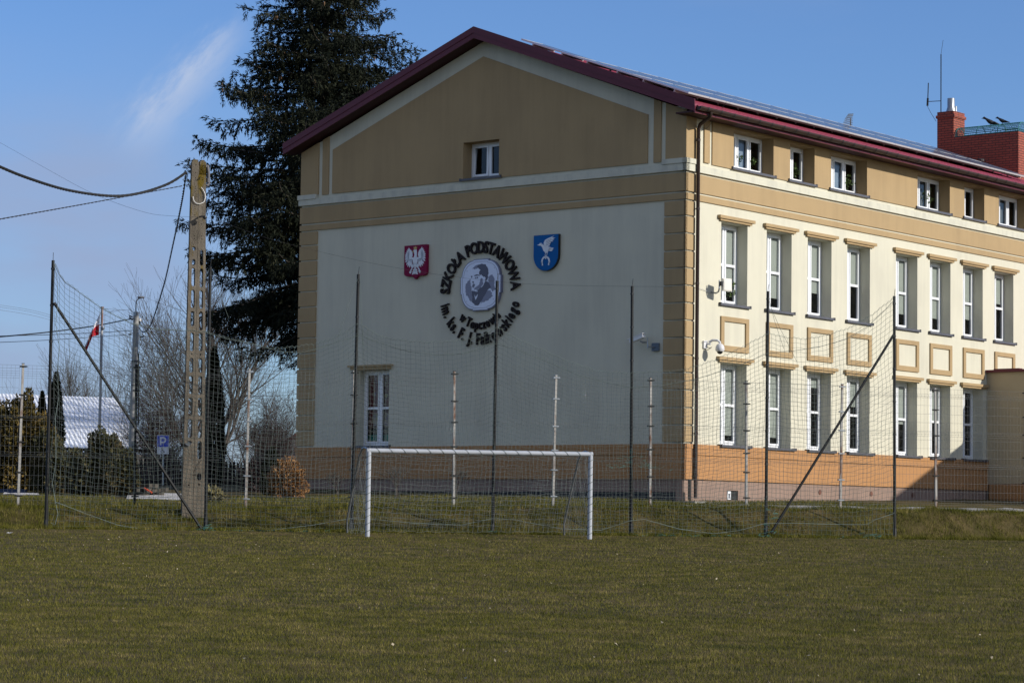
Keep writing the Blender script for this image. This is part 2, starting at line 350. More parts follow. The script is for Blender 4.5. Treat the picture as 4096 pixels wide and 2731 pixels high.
def flat(name, col, rough=0.4, spec=0.5): return mat(name, col, rough, 0.03, 3.0, spec=spec)
crimson = flat('crimson_board', (0.20, 0.006, 0.046), 0.6, 0.15); heraldwhite = flat('white_print', (0.70, 0.72, 0.76)); gold = flat('gold_print', (0.50, 0.36, 0.12))
shade1 = flat('grey_feather_print', (0.22, 0.25, 0.31)); azure = flat('azure_board', (0.004, 0.105, 0.33), 0.6, 0.15); inkm = flat('dark_print', (0.075, 0.075, 0.115)); inkmid = flat('hatched_print', (0.20, 0.21, 0.29))
plate = flat('pale_print_board', (0.62, 0.66, 0.80), 0.22, 0.7); platerim = flat('grey_plate_rim', (0.16, 0.17, 0.25)); letterm = flat('dark_brown_letters', (0.016, 0.010, 0.009), 0.6, 0.2)
signblue = flat('sign_blue', (0.008, 0.05, 0.50)); signwhite = flat('sign_white', (0.78, 0.78, 0.80)); signblack = flat('sign_black', (0.015, 0.015, 0.015))
flagwhite = flat('flag_white_cloth', (0.60, 0.60, 0.66), 0.9, 0.1); flagred = flat('flag_red_cloth', (0.36, 0.012, 0.025), 0.9, 0.1)

# ================================================================== GROUND (setting)
def ground_sheet():
    aa = np.concatenate([np.linspace(-420, -16, 18), np.arange(-15, 36, 0.30), np.linspace(37, 440, 18)])
    bb = np.concatenate([np.linspace(-140, -58, 10), np.arange(-56, -6, 0.8), np.arange(-6, 3, 0.15), np.arange(3, 40, 0.6), np.linspace(42, 900, 20)])
    A_, B_ = np.meshgrid(aa, bb)
    X = FO[0]+A_*FA[0]+B_*FB[0]; Y = FO[1]+A_*FA[1]+B_*FB[1]
    Z = gz(X, Y)
    n, k = A_.shape
    idx = np.arange(n*k).reshape(n, k)
    F = np.stack([idx[:-1, :-1], idx[:-1, 1:], idx[1:, 1:], idx[1:, :-1]], -1).reshape(-1, 4)
    o = npmesh('ground', np.stack([X, Y, Z], -1).reshape(-1, 3), F, soilm, smooth=True)
    tag(o, kind='structure')
soilm = mat('turf_soil', (0.095, 0.070, 0.030), 0.95, 0.2, 1.2, col2=(0.048, 0.045, 0.014), bump=0.5, bscale=25, spec=0.1)
ground_sheet()

def strip_on_ground(name, m_, poly_rows, dz, kind='structure'):
    b = MB(); b.grid(poly_rows); o = b.build(name, m_); tag(o, kind=kind); return o
# concrete path behind the fence and the gravel path in the yard
rows = [[fab(a, bb, float(gz(*fab(a, bb, 0)[:2]))+0.05) for a in np.arange(16.2, 34, 0.6)] for bb in (0.75, 1.2, 1.75)]
rows.insert(0, [(p[0], p[1], p[2]-0.15) for p in rows[0]])
strip_on_ground('concrete_path', paving, rows, 0.05)
def gpath(px0, px1, y0, y1, Y0, Y1, n=14):
    rr = []
    for j in range(5):
        t = j/4; row = []
        for i in range(n):
            s_ = i/(n-1); P = at(px0+(px1-px0)*s_, (y0+(y1-y0)*t), Y0+(Y1-Y0)*t)
            off = 0.25*math.sin(s_*9+t*2)
            row.append((P[0], P[1]+off, float(gz(P[0], P[1]+off))+0.03))
        rr.append(row)
    return rr
strip_on_ground('gravel_path', gravelm, gpath(505, 905, 2005, 1975, 63.0, 68.0), 0.03)
strip_on_ground('gravel_verge', gravelm, gpath(10, 160, 1985, 1975, 64.5, 66.0), 0.03)

def grass_field():
    def blades(n, sampler, h0, h1, w0, w1, lean):
        x, y = sampler(n); n = len(x)
        z = gz(x, y)
        h = rng.uniform(h0, h1, n); ww = rng.uniform(w0, w1, n)
        th = rng.uniform(0, 2*math.pi, n); ld = rng.uniform(0, 2*math.pi, n); la = rng.uniform(0, lean, n)*h
        v = np.zeros((n, 3, 3))
        v[:, 0] = np.stack([x-np.cos(th)*ww/2, y-np.sin(th)*ww/2, z-0.006], -1)
        v[:, 1] = np.stack([x+np.cos(th)*ww/2, y+np.sin(th)*ww/2, z-0.006], -1)
        v[:, 2] = np.stack([x+np.cos(ld)*la, y+np.sin(ld)*la, z+h], -1)
        return v.reshape(-1, 3)
    def field(y0, y1):
        def s(n):
            y = np.sqrt(rng.uniform(y0*y0, y1*y1, n)); x = y*rng.uniform(-0.235, 0.235, n)
            b = (x-FO[0])*FB[0]+(y-FO[1])*FB[1]; a = (x-FO[0])*FA[0]+(y-FO[1])*FA[1]
            worn = np.exp(-(((a-9.9)/1.5)**2+((b+4.9)/.8)**2))+.8*np.exp(-(((a-7.4)/.5)**2+((b+3.9)/.35)**2))
            k = (b < -2.3) & (worn < rng.uniform(.15, 1.3, len(x)))
            return x[k], y[k]
        return s
    def band(a0, a1, b0, b1, keep=None):
        def s(n):
            a = rng.uniform(a0, a1, n); b = rng.uniform(b0, b1, n)
            x = FO[0]+a*FA[0]+b*FB[0]; y = FO[1]+a*FA[1]+b*FB[1]
            if keep is not None:
                k = keep(x, y, a, b); x, y = x[k], y[k]
            return x, y
        return s
    def clump(x, y, a, b):      # tufts: uneven density
        q = np.sin(x*5.1+np.sin(y*3.3)*1.7)*np.sin(y*4.7+np.sin(x*2.9)*1.5)
        return q > rng.uniform(-1.1, 0.5, len(x))
    def free(x, y, a, b):       # not inside the school
        q = (x-C0[0])*SU+(y-C0[1])*CU; p = -(x-C0[0])*CU+(y-C0[1])*SU
        pth = ((a > 16.1) & (b > 0.7) & (b < 1.8)) | ((y > 62.6) & (y < 69.4) & (x/y > -0.158) & (x/y < -0.112))
        return ~((q > -0.1) & (p > -0.1)) & ~pth
    V = [blades(260000, field(15.5, 27), .010, .030, .003, .0065, 1.1),
         blades(6000, field(15.5, 40), .03, .055, .003, .006, 1.1),
         blades(170000, field(27, 42), .012, .034, .005, .010, 1.1),
         blades(120000, field(42, 64), .014, .04, .007, .014, 1.1),
         blades(110000, band(-4, 25, -2.4, 0.6, clump), .04, .15, .005, .013, 1.0),
         blades(45000, band(-4, 25, -2.4, 0.6), .02, .06, .006, .014, 1.0),
         blades(60000, band(-6, 24, 0.5, 9.5, free), .03, .09, .008, .018, 1.0),
         blades(14000, band(-4, 25, -2.45, -2.1), .04, .10, .006, .014, 1.0)]
    def tufts(n, k):             # thicker, longer clumps scattered over the pitch
        def s(_):
            y = np.sqrt(rng.uniform(15.5**2, 55**2, n)); x = y*rng.uniform(-0.235, 0.235, n); r_ = rng.uniform(.05, .22, n)
            x = np.repeat(x, k)+rng.normal(size=n*k)*np.repeat(r_, k); y = np.repeat(y, k)+rng.normal(size=n*k)*np.repeat(r_, k)
            b = (x-FO[0])*FB[0]+(y-FO[1])*FB[1]; return x[b < -2.4], y[b < -2.4]
        return s
    V.append(blades(0, tufts(650, 45), .02, .05, .004, .008, 1.0))
    V = np.concatenate(V)
    F = np.arange(len(V)).reshape(-1, 3)
    o = npmesh('grass', V, F, grassm)
    tag(o, kind='stuff')
    # pale dead leaves lying on the pitch
    n = 300
    y = np.sqrt(rng.uniform(17*17, 58*58, n)); x = y*rng.uniform(-0.22, 0.22, n); z = gz(x, y)+0.035
    v = np.zeros((n, 4, 3)); th = rng.uniform(0, 6.28, n); s_ = rng.uniform(.008, .022, n)
    for j, (p, q) in enumerate(((-1, 0), (0, -.5), (1, 0), (0, .5))):
        v[:, j] = np.stack([x+s_*(p*np.cos(th)-q*np.sin(th)), y+s_*(p*np.sin(th)+q*np.cos(th)), z+rng.uniform(-.01, .02, n)], -1)
    o = npmesh('fallen_leaves', v.reshape(-1, 3), np.arange(n*4).reshape(-1, 4), mat('pale_dead_leaf', (0.34, 0.29, 0.20), 0.9, 0.2, 1.0))
    tag(o, kind='stuff')
grass_field()

# ================================================================== SCHOOL (local frame: x along the long front, y along the gable, z up)
SZ = 2.2
ROTZ = math.pi/2-TH
school = thing('school_building', (C0[0], C0[1], SZ), 'large cream and tan rendered school with dark red roof and row of tall windows', 'school', rotz=ROTZ)
ORG[school.name] = (0, 0, SZ)
def GM(s, z, o): return (-o, s, z)          # gable plane
def LM(s, z, o): return (s, -o, z)          # long front plane
def holed(mb, M, s0, s1, z0, z1, holes, front, back):
    xs = sorted({s0, s1, *[h[0] for h in holes], *[h[1] for h in holes]}); zs = sorted({z0, z1, *[h[2] for h in holes], *[h[3] for h in holes]})
    xs = [x for x in xs if s0 <= x <= s1]; zs = [z for z in zs if z0 <= z <= z1]
    fill = {}
    for i in range(len(xs)-1):
        for j in range(len(zs)-1):
            cx, cz = (xs[i]+xs[i+1])/2, (zs[j]+zs[j+1])/2
            fill[i, j] = not any(h[0] < cx < h[1] and h[2] < cz < h[3] for h in holes)
    for (i, j), f in fill.items():
        if not f: continue
        a, b, c, d = xs[i], xs[i+1], zs[j], zs[j+1]
        mb.face((M(a, c, front), M(b, c, front), M(b, d, front), M(a, d, front)))
        for di, dj, e in ((-1, 0, ((a, c), (a, d))), (1, 0, ((b, c), (b, d))), (0, -1, ((a, c), (b, c))), (0, 1, ((a, d), (b, d)))):
            if not fill.get((i+di, j+dj), False):
                (p, q), (r_, t) = e
                mb.face((M(p, q, front), M(r_, t, front), M(r_, t, back), M(p, q, back)))
GW = 14.08                    # gable width
LEN = 34.0
roofz = lambda y: 12.675+0.357*(min(y, 14.04-y)+0.57)
soff = lambda s: 12.60+0.375*min(s, GW-s)
Wx = [1.695, 3.955, 6.10, 8.267, 11.08, 13.143, 15.242, 17.32]
WW = 1.295
T = [(2.225, 4.227), (5.092, 6.392), (7.285, 9.319), (12.308, 14.331), (15.268, 16.577), (17.554, 19.556), (22.4, 24.4), (25.3, 26.6)]
Tz = (11.323, 12.385)
F1 = (7.558, 9.805); F0 = (3.722, 5.972)
Wx2 = Wx+[20.1, 22.2]
paleblind = mat('pale_blue_blind', (.30, .36, .46), .8, .08, 2.0); sheer = mat('grey_sheer_curtain', (.16, .17, .18), .9, .15, 6.0, (4, 1, .3))
upper_holes = [(a, b, *Tz) for a, b in T]
first_holes = [(x, x+WW, *F1) for x in Wx2]
ground_holes = [(x, x+WW, *F0) for x in Wx]
grow = lambda hs, e: [(a-e, b+e, c-e, d+e) for a, b, c, d in hs]
gu = (6.412, 7.735, 11.323, 12.388); gl_ = (10.44, 11.728, 3.735, 5.975)
def school_walls():
    b = MB()
    bw = (2.085, 2.643, 2.262, 2.522)
    holed(b, LM, 0, LEN, 2.783, 12.75, first_holes+ground_holes+grow(upper_holes, .012), 0.0, -0.36)
    holed(b, GM, 0, GW, 2.783, 12.62, [gl_]+grow([gu], .012), 0.0, -0.36)
    b.face((GM(0, 12.62, 0), GM(GW, 12.62, 0), GM(GW/2, 15.26, 0)))
    # far walls
    b.face(((0, GW, 2.0), (LEN, GW, 2.0), (LEN, GW, 12.6), (0, GW, 12.6)))
    b.face(((LEN, 0, 2.0), (LEN, GW, 2.0), (LEN, GW, 12.6), (LEN, GW/2, 15.2), (LEN, 0, 12.6)))
    b.build('wall', cream, school)
    # storey floors keep daylight out of the rooms
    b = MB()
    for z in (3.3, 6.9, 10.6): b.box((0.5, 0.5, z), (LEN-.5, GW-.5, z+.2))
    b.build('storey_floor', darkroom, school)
    # plinth
    b = MB()
    holed(b, LM, 0.0, LEN, 1.9, 2.785, [bw], -0.02, -0.25)
    holed(b, GM, 0.0, GW, 1.9, 2.785, [], -0.02, -0.25)
    b.build('plinth', pink, school)
    b = MB(); b.box((0.06, -0.0, 1.8), (0.5, .3, 1.9))
    b.prism([(0, 1.9), (GW, 1.9), (GW, 2.44), (0, 2.44)], GM, -0.012, -0.1)
    b.build('bitumen_strip', black, school)
    b = MB(); b.box((2.05, .06, 2.25), (2.68, .10, 2.54)); f = b.build('basement_window', black, school)
    b = MB(); b.box((2.10, .0, 2.28), (2.14, .05, 2.50)); b.box((2.22, .0, 2.28), (2.26, .05, 2.50)); b.box((2.14, .0, 2.28), (2.22, .05, 2.31)); b.box((2.14, .0, 2.44), (2.22, .05, 2.50)); b.build('vent_frame', pvc, f)
    for px, py in ((3294, 1958), (3493, 1968), (3656, 1980)):
        x = {3294: 6.85, 3493: 9.7, 3656: 12.15}[px]
        b = MB(); b.lathe([(0.0, 0), (.075, 0), (.075, .015), (0.0, .016)], k=12, cap=False)
        b.v = [(x+p[0], .02-.0-p[2], 2.56+p[1]) for p in b.v]; b.build('round_vent', mat('rusty_vent', (.14, .06, .04), .8), school)
    # orange socle bands
    b = MB()
    holed(b, LM, -0.05, LEN, 3.602, 3.718, grow(ground_holes, .0), 0.075, -0.05)
    holed(b, GM, -0.075, GW+.06, 3.602, 3.718, [], 0.05, -0.05)
    b.prism([(-.04, 2.783), (.44, 2.783), (.44, 3.598), (-.04, 3.598)], LM, .055, -.05)
    b.prism([(-.055, 2.783), (.70, 2.783), (.70, 3.598), (-.055, 3.598)], GM, .04, -.05)
    b.prism([(13.40, 2.783), (GW+.045, 2.783), (GW+.045, 3.598), (13.40, 3.598)], GM, .04, -.05)
    b.prism([(.44, 3.434), (LEN, 3.434), (LEN, 3.598), (.44, 3.598)], LM, .062, -.05)
    b.prism([(.70, 3.434), (13.40, 3.434), (13.40, 3.598), (.70, 3.598)], GM, .045, -.05)
    b.prism([(.44, 2.783), (LEN, 2.783), (LEN, 3.426), (.44, 3.426)], LM, .030, -.05)
    b.prism([(.70, 2.783), (13.40, 2.783), (13.40, 3.426), (.70, 3.426)], GM, .020, -.05)
    b.build('socle', orange, school)
    # cornice and frieze round both fronts
    b = MB()
    b.prism([(-.085, 10.998), (LEN, 10.998), (LEN, 11.19), (-.085, 11.19)], LM, .075, -.05)
    b.prism([(-.075, 10.998), (GW+.07, 10.998), (GW+.07, 11.19), (-.075, 11.19)], GM, .085, -.05)
    b.prism([(-.11, 11.196), (.455, 11.196), (.455, 11.332), (-.11, 11.332)], LM, .10, -.05)
    b.prism([(-.10, 11.196), (.727, 11.196), (.727, 11.332), (-.10, 11.332)], GM, .11, -.05)
    b.prism([(13.43, 11.176), (GW+.10, 11.176), (GW+.10, 11.312), (13.43, 11.312)], GM, .11, -.05)
    b.build('cornice', dusty, school)
    b = MB()
    for z0, z1 in ((10.455, 10.940), (10.236, 10.402)):
        b.prism([(-.045, z0), (LEN, z0), (LEN, z1), (-.045, z1)], LM, .04, -.05)
        b.prism([(-.04, z0), (GW+.04, z0), (GW+.04, z1), (-.04, z1)], GM, .045, -.05)
    b.build('frieze', tan, school)
    # corner blocks, each its own
    st = (10.236-3.735)/14
    for i in range(14):
        z0 = 3.735+.04+i*st; z1 = 3.735+(i+1)*st-.004 if i < 13 else 10.192
        b = MB(); b.prism([(-.045, z0), (.395, z0), (.395, z1), (-.045, z1)], LM, .035, -.03)
        b.prism([(-.035, z0), (.667, z0), (.667, z1), (-.035, z1)], GM, .045, -.03); b.build('quoin', tan, school)
        b = MB(); b.prism([(13.40, z0), (GW+.035, z0), (GW+.035, z1), (13.40, z1)], GM, .045, -.03); b.build('quoin', tan, school)
    # upper tan fields
    b = MB()
    holed(b, LM, 1.192, LEN, 11.288, 12.72, upper_holes, .035, -0.36)
    b.prism([(.80, 11.306), (1.056, 11.306), (1.056, 12.72), (.80, 12.72)], LM, .045, -.03)
    b.prism([(-.03, 11.332), (.433, 11.332), (.433, 12.68), (-.03, 12.68)], LM, .035, -.03)
    b.build('tan_field', tan, school)
    b = MB()
    holed(b, GM, 1.25, 12.832, 11.292, 12.612, [gu], .035, -0.36)
    b.prism([(1.25, 12.612), (12.832, 12.612), (7.041, 14.815)], GM, .035, -.02)
    for a, c in ((-.03, .648), (.807, 1.05), (12.985, 13.241), (13.395, GW+.03)):
        z0 = 11.332 if a < .1 else (11.312 if c > GW else 11.285)
        b.prism([(a, z0), (c, z0), (c, soff(c)+.02), (a, soff(a)+.02)], GM, .036 if a > .1 and c < GW else .045, -.03)
    b.build('gable_panel', tan, school)
school_walls()

# ---- windows: one mesh frame each, with pane, blind and sill as children
def frame_mesh(wd, ht, lights, transom):
    b = MB(); f = .075; d0, d1 = .355, .43
    b.box((0.0, d0, 0), (f, d1, ht)); b.box((wd-f, d0, 0), (wd, d1, ht)); b.box((f, d0, 0), (wd-f, d1, .10)); b.box((f, d0, ht-f), (wd-f, d1, ht))
    seg = (wd-2*f)/lights
    for i in range(1, lights): b.box((f+seg*i-.035, d0-.004, .10), (f+seg*i+.035, d1, ht-f))
    s = .055
    for i in range(lights):                # opening sashes
        x0 = f+seg*i+(.035 if i else 0); x1 = f+seg*(i+1)-(.035 if i < lights-1 else 0)
        e0, e1 = d0-.022, d0+.03
        b.box((x0+.004, e0, .10+.004), (x0+s, e1, ht-f-.004)); b.box((x1-s, e0, .10+.004), (x1-.004, e1, ht-f-.004))
        b.box((x0+s, e0, .104), (x1-s, e1, .10+s)); b.box((x0+s, e0, ht-f-s), (x1-s, e1, ht-f-.004))
        if transom: b.box((x0+s, e0-.002, transom-.035), (x1-s, e1, transom+.035))
    return b
MESHES = {}
def window(M_rot, x0, z0, wd, ht, lights, transom, blind, sillx=.10, so=.075):
    key = (round(wd, 2), round(ht, 2), lights, bool(transom), so)
    if key not in MESHES:
        fo = frame_mesh(wd, ht, lights, transom).build('window', pvc, None, (0, 0, 0))
        b = MB(); b.face(((.06, .385, .08), (wd-.06, .385, .08), (wd-.06, .385, ht-.06), (.06, .385, ht-.06)))
        po = b.build('pane', glass, None, (0, 0, 0))
        b = MB(); b.prism([(-so+.005, .004), (.37, .012), (.37, .03), (-so+.005, .02), (-so, -.045), (-so+.006, -.045)], lambda p, q, o: (o, p, q), -sillx, wd+sillx)
        for e in (-sillx, wd+sillx-.03): b.box((e, -so-.01, -.047), (e+.03, .0, .035))
        so_ = b.build('sill', sillm, None, (0, 0, 0))
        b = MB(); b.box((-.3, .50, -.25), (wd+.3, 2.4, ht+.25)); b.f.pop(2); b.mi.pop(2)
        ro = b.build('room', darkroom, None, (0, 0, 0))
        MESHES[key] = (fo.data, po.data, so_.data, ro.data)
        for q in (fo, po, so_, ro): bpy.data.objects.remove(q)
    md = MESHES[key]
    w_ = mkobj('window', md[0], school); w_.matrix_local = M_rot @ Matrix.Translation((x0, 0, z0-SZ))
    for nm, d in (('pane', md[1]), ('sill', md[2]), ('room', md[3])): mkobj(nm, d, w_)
    if blind:
        b = MB(); b.box((.09, .405, ht*blind), (wd-.09, .412, ht-.05)); b.box((.09, .400, ht*blind-.03), (wd-.09, .418, ht*blind))
        me_o = b.build('blind', blindm, None, (0, 0, 0)); me_o.parent = w_
    return w_
I4 = Matrix.Identity(4)
b1 = [.20, .20, .34, .50, .235, .24, .293, .583, .4, .3]
b0 = [.15, .16, .83, .63, .45, .49, None, None]
for i, x in enumerate(Wx2): window(I4, x, F1[0], WW, F1[1]-F1[0], 2, 1.13, b1[i])
for i, x in enumerate(Wx): window(I4, x, F0[0], WW, F0[1]-F0[0], 2, 1.13, b0[i], .10, .14)
for i, (a, c) in enumerate(T):
    w_ = window(I4, a, Tz[0], c-a, Tz[1]-Tz[0], 3 if c-a > 1.6 else 2, None, None)
    if c-a > 1.6:
        q = MB(); wd = c-a; q.box((.10, .455, .10), (wd*.335, .462, .98)); q.box((wd*.35, .455, .10), (wd*.645, .462, .98 if i != 2 else .95)); q = q.build('curtain', paleblind if i in (0, 2) else sheer, None, (0, 0, 0)); q.parent = w_
# gable windows: local x of the window runs along the gable towards its far end
GR = Matrix(((0, 1, 0, 0), (-1, 0, 0, 0), (0, 0, 1, 0), (0, 0, 0, 1)))          # (x,y,z)->(y,-x): reveal goes into the wall
def gwin(hole, lights, transom):
    wd = hole[1]-hole[0]
    return window(GR, -hole[1], hole[2], wd, hole[3]-hole[2], lights, transom, None)
GW_LOW = gwin(gl_, 2, 1.13); GW_UP = gwin(gu, 2, None)
# tilted sash of the upper gable window
b = MB(); b.box((.0, 0, 0), (.06, .05, .9)); b.box((.50, 0, 0), (.56, .05, .9)); b.box((.06, 0, 0), (.50, .05, .06)); b.box((.06, 0, .84), (.50, .05, .9))
ts = b.build('tilted_sash', pvc, None, (0, 0, 0)); ts.parent = GW_UP; ts.location = (.085, .30, .11); ts.rotation_euler = (R(-7), 0, 0)

b = MB()
for i in range(6): b.box((.10+.19*i, .46+.02*(i % 2), .55), (.10+.19*i+.185, .47+.02*(i % 2), 2.2))
cu_ = b.build('curtain', mat('dark_red_curtain', (.26, .035, .045), .9, .3, 5.0), None, (0, 0, 0)); cu_.parent = GW_LOW
b = MB(); b.box((.10, .455, .10), (1.19, .462, .36)); g_ = b.build('green_sill_card', mat('green_card', (.04, .36, .27), .8, .3, 6.0), None, (0, 0, 0)); g_.parent = GW_LOW
b = MB()
for cx, cz_, r_ in ((.80, .78, .13), (.36, .80, .11)):
    b.prism([(cx+r_*math.cos(t), cz_+r_*1.7*math.sin(t)) for t in np.linspace(0, 6.28, 15)[:14]], lambda p, q, o: (p, o, q), .440, .448)
for cx, cz_ in ((.72, 1.86), (.78, 1.5), (.30, 1.55)): b.prism([(cx+.07*math.cos(t), cz_+.07*math.sin(t)) for t in np.linspace(0, 6.28, 9)[:8]], lambda p, q, o: (p, o, q), .440, .448)
e_ = b.build('paper_print', mat('paper_egg', (.5, .42, .12), .8, .5, 8.0, col2=(.35, .22, .42)), None, (0, 0, 0)); e_.parent = GW_LOW

# ---- lintels and framed panels
def lintel(M, x0, x1, ztop, wd):
    b = MB()
    b.prism([(x0-.19, ztop-.085), (x1+.24, ztop-.085), (x1+.24, ztop), (x0-.19, ztop)], M, .105, -.02)
    b.prism([(x0-.115, ztop-.145), (x1+.13, ztop-.145), (x1+.13, ztop-.085), (x0-.115, ztop-.085)], M, .065, -.02)
    b.build('lintel', tan, school)
for x in Wx2: lintel(LM, x, x+WW, 9.965, WW)
for x in Wx: lintel(LM, x, x+WW, 6.125, WW)
b = MB(); b.prism([(10.30, 6.065), (12.02, 6.065), (12.02, 6.12), (10.30, 6.12)], GM, .10, -.02); b.prism([(10.36, 5.98), (11.93, 5.98), (11.93, 6.065), (10.36, 6.065)], GM, .06, -.02); b.build('lintel', tan, school)
for x in Wx2[:9]:
    b = MB(); x0, x1, z0, z1 = x-.02, x+1.345, 6.29, 7.228
    holed(b, LM, x0, x1, z0, z1, [(x0+.15, x1-.15, z0+.15, z1-.13)], .045, -.02); b.build('framed_panel', tan, school)

# ---- roof
def roof():
    ov = 0.47
    n = int((LEN+ov)/0.03)
    xs = np.linspace(-ov, LEN, n); rows = []
    ys = np.linspace(-.60, 7.04, 23)
    V = [np.stack([xs, np.full(n, -.60), roofz(-.60)-.035+.018*np.sin(xs*2*math.pi/0.21)], -1)]; F = []; wave = 0.018*np.sin(xs*2*math.pi/0.21)
    for j in range(22):
        for y, d in ((ys[j], .028), (ys[j+1], .0)):
            V.append(np.stack([xs, np.full(n, y), roofz(y)+wave+d], -1))
    V = np.concatenate(V); idx = np.arange(len(V)).reshape(-1, n)
    F = np.concatenate([np.stack([idx[r][:-1], idx[r][1:], idx[r+1][1:], idx[r+1][:-1]], -1) for r in range(idx.shape[0]-1)])
    # school frame -> subtract origin handled by npmesh
    rf = npmesh('roof', V, F, redroof, school)
    b = MB(); b.face(((-ov, 7.04, 15.36), (LEN, 7.04, 15.36), (LEN, 14.62, 12.66), (-ov, 14.62, 12.66)))
    b.box((-ov+.02, -.50, 12.46), (LEN, .04, 12.50))            # eave soffit
    b.build('roof_underlay', soffitm, rf)
    b = MB()
    pts = [(-ov-.01, 7.04+.14*math.cos(t), 15.36+.07*math.sin(t)) for t in np.linspace(-.3, math.pi+.3, 9)]
    rows = [[(x, p[1], p[2]+(.012 if int(k/1) % 2 else 0)) for p in pts] for k, x in enumerate(np.arange(-ov-.01, LEN, .4))]
    b.grid(rows); b.face(rows[0]); b.build('ridge_cap', redroof, rf)
    # barge boards: two overlapping boards per rake, and the soffit behind
    b = MB()
    for s0, s1 in ((-.60, 7.04), (14.47, 7.04)):
        zt = lambda s: 12.79+0.3676*(min(s, 14.08-s)+.57)
        for top, bot, o in ((.02, -.16, ov+.03), (-.15, -.315, ov+.012)):
            b.prism([(s0, zt(s0)+top), (s1, zt(s1)+top), (s1, zt(s1)+bot), (s0, zt(s0)+bot)], GM, o, o-.03)
    b.build('bargeboard', redsheet, school)
    b = MB()
    for s0, s1 in ((-.57, 7.04), (14.45, 7.04)):
        zt = lambda s: 12.79+0.3676*(min(s, 14.08-s)+.57)-.30
        k = 5
        for i in range(k):
            o0 = -.02+i*(ov+.02)/k; o1 = o0+(ov+.02)/k-.008
            b.face((GM(s0, zt(s0), o0), GM(s1, zt(s1), o0), GM(s1, zt(s1), o1), GM(s0, zt(s0), o1)))
    b.build('rake_soffit', soffitm, school)
    # eave fascia, gutter, downpipe
    b = MB(); b.box((-ov+.01, -.575, 12.435), (LEN, -.545, 12.63)); b.box((-ov+.01, -.592, 12.435), (LEN, -.577, 12.475)); b.build('fascia', redsheet, school)
    b = MB(); cy, cz, r_ = -.675, 12.605, .100
    pr = [(cy+r_*math.cos(t), cz+r_*math.sin(t)) for t in np.linspace(math.pi, 2*math.pi, 9)]
    b.grid([[(x, p[0], p[1]) for p in pr] for x in np.arange(-ov+.05, LEN, .5)])
    b.face([(-ov+.05, p[0], p[1]) for p in pr])
    gt = b.build('gutter', brownpvc, school, smooth=False)
    b = MB(); pr2 = [(cy+(r_+.012)*math.cos(t), cz+(r_+.012)*math.sin(t)) for t in np.linspace(math.pi*.98, 2.02*math.pi, 9)]
    b.grid([[(-.1+e, p[0], p[1]) for p in pr2] for e in (0, .05)])
    gb = b.build('gutter_bracket', cable, gt)
    for i in range(1, 42):
        c = gb.copy(); COL.objects.link(c); c.parent = gt; c.location = (i*.62, 0, 0)
    b = MB()
    b.tube([(.15, -.675, 12.60), (.15, -.675, 12.46), (.19, -.60, 12.38), (.36, -.20, 12.27), (.39, -.125, 12.16), (.39, -.125, 2.28)], .05, 10)
    dp = b.build('downpipe', brownpvc, school, smooth=True)
    b = MB(); b.lathe([(.058, -.03), (.058, .03)], (.39, -.125, 11.85), 10); b.box((.375, -.09, 11.84), (.405, .0, 11.86))
    pcl = b.build('pipe_clip', brownpvc, dp)
    for z in (10.0, 8.0, 6.0, 4.0, 2.9):
        c = pcl.copy(); COL.objects.link(c); c.parent = dp; c.location = (0, 0, z-11.85)
    # second thin conduit in the corner joint
    b = MB(); b.tube([(.255, -.02, 2.25), (.255, -.02, 3.6)], .035, 8); b.build('corner_conduit', cable, school)
roof()

# ---- chimneys on the roof
b = MB(); b.box((21.5, 1.3, 13.0), (25.2, 4.4, 15.0)); b.box((21.5, 3.76, 15.0), (22.28, 4.4, 15.70)); b.box((21.47, 3.72, 15.70), (22.32, 4.44, 15.80)); b.box((21.5, 3.76, 15.80), (22.28, 4.40, 15.92))
chim = b.build('chimney', brick, school)
b = MB(); b.lathe([(.19, 15.92), (.13, 16.12), (.13, 16.42)], (21.86, 4.06, 0), 16); b.lathe([(.07, 15.92), (.07, 16.17)], (22.08, 4.02, 0), 10); b.build('flue', galv, chim, smooth=True)
cgm = mat('teal_wire_mesh', (.05, .20, .19), .6)
b = MB()
r0 = .34
def arch(y, r_=r0): return [(21.86+r_*math.cos(t), y, 15.01+r_*1.0*math.sin(t)) for t in np.linspace(0, math.pi, 11)]
for y in (1.32, 2.1, 2.9, 3.7): b.tube(arch(y), .014, 5)
for t in np.linspace(0, math.pi, 17): b.tube([(21.86+r0*math.cos(t), 1.32, 15.01+r0*math.sin(t)), (21.86+r0*math.cos(t), 3.74, 15.01+r0*math.sin(t))], .0085, 4)
for y in np.arange(1.4, 3.7, .09): b.tube(arch(y), .004, 3)
for t in np.linspace(.2, math.pi-.2, 8): b.tube([(21.86+r0*math.cos(t), 1.32, 15.01), (21.86+r0*math.cos(t), 1.32, 15.01+r0*math.sin(t))], .008, 4)
for x in np.arange(22.3, 25.2, .25): b.tube([(x, 1.6, 15.0), (x, 2.0, 15.33), (x, 2.6, 15.33), (x, 3.0, 15.0)], .01, 4)
b.build('wire_cage', cgm, chim)
b = MB(); b.lathe([(.05, 0), (.05, .22), (.13, .23), (.13, .30), (.05, .33)], (21.2, 2.55, roofz(2.55)), 12); b.build('roof_vent', mat('dark_vent', (.05, .04, .04), .6), school)

def W(x, y, z): return tuple(C0+UV*x+VV*y+np.array([0, 0, z]))     # school frame -> world
def WM(f): return lambda *a: W(*f(*a))

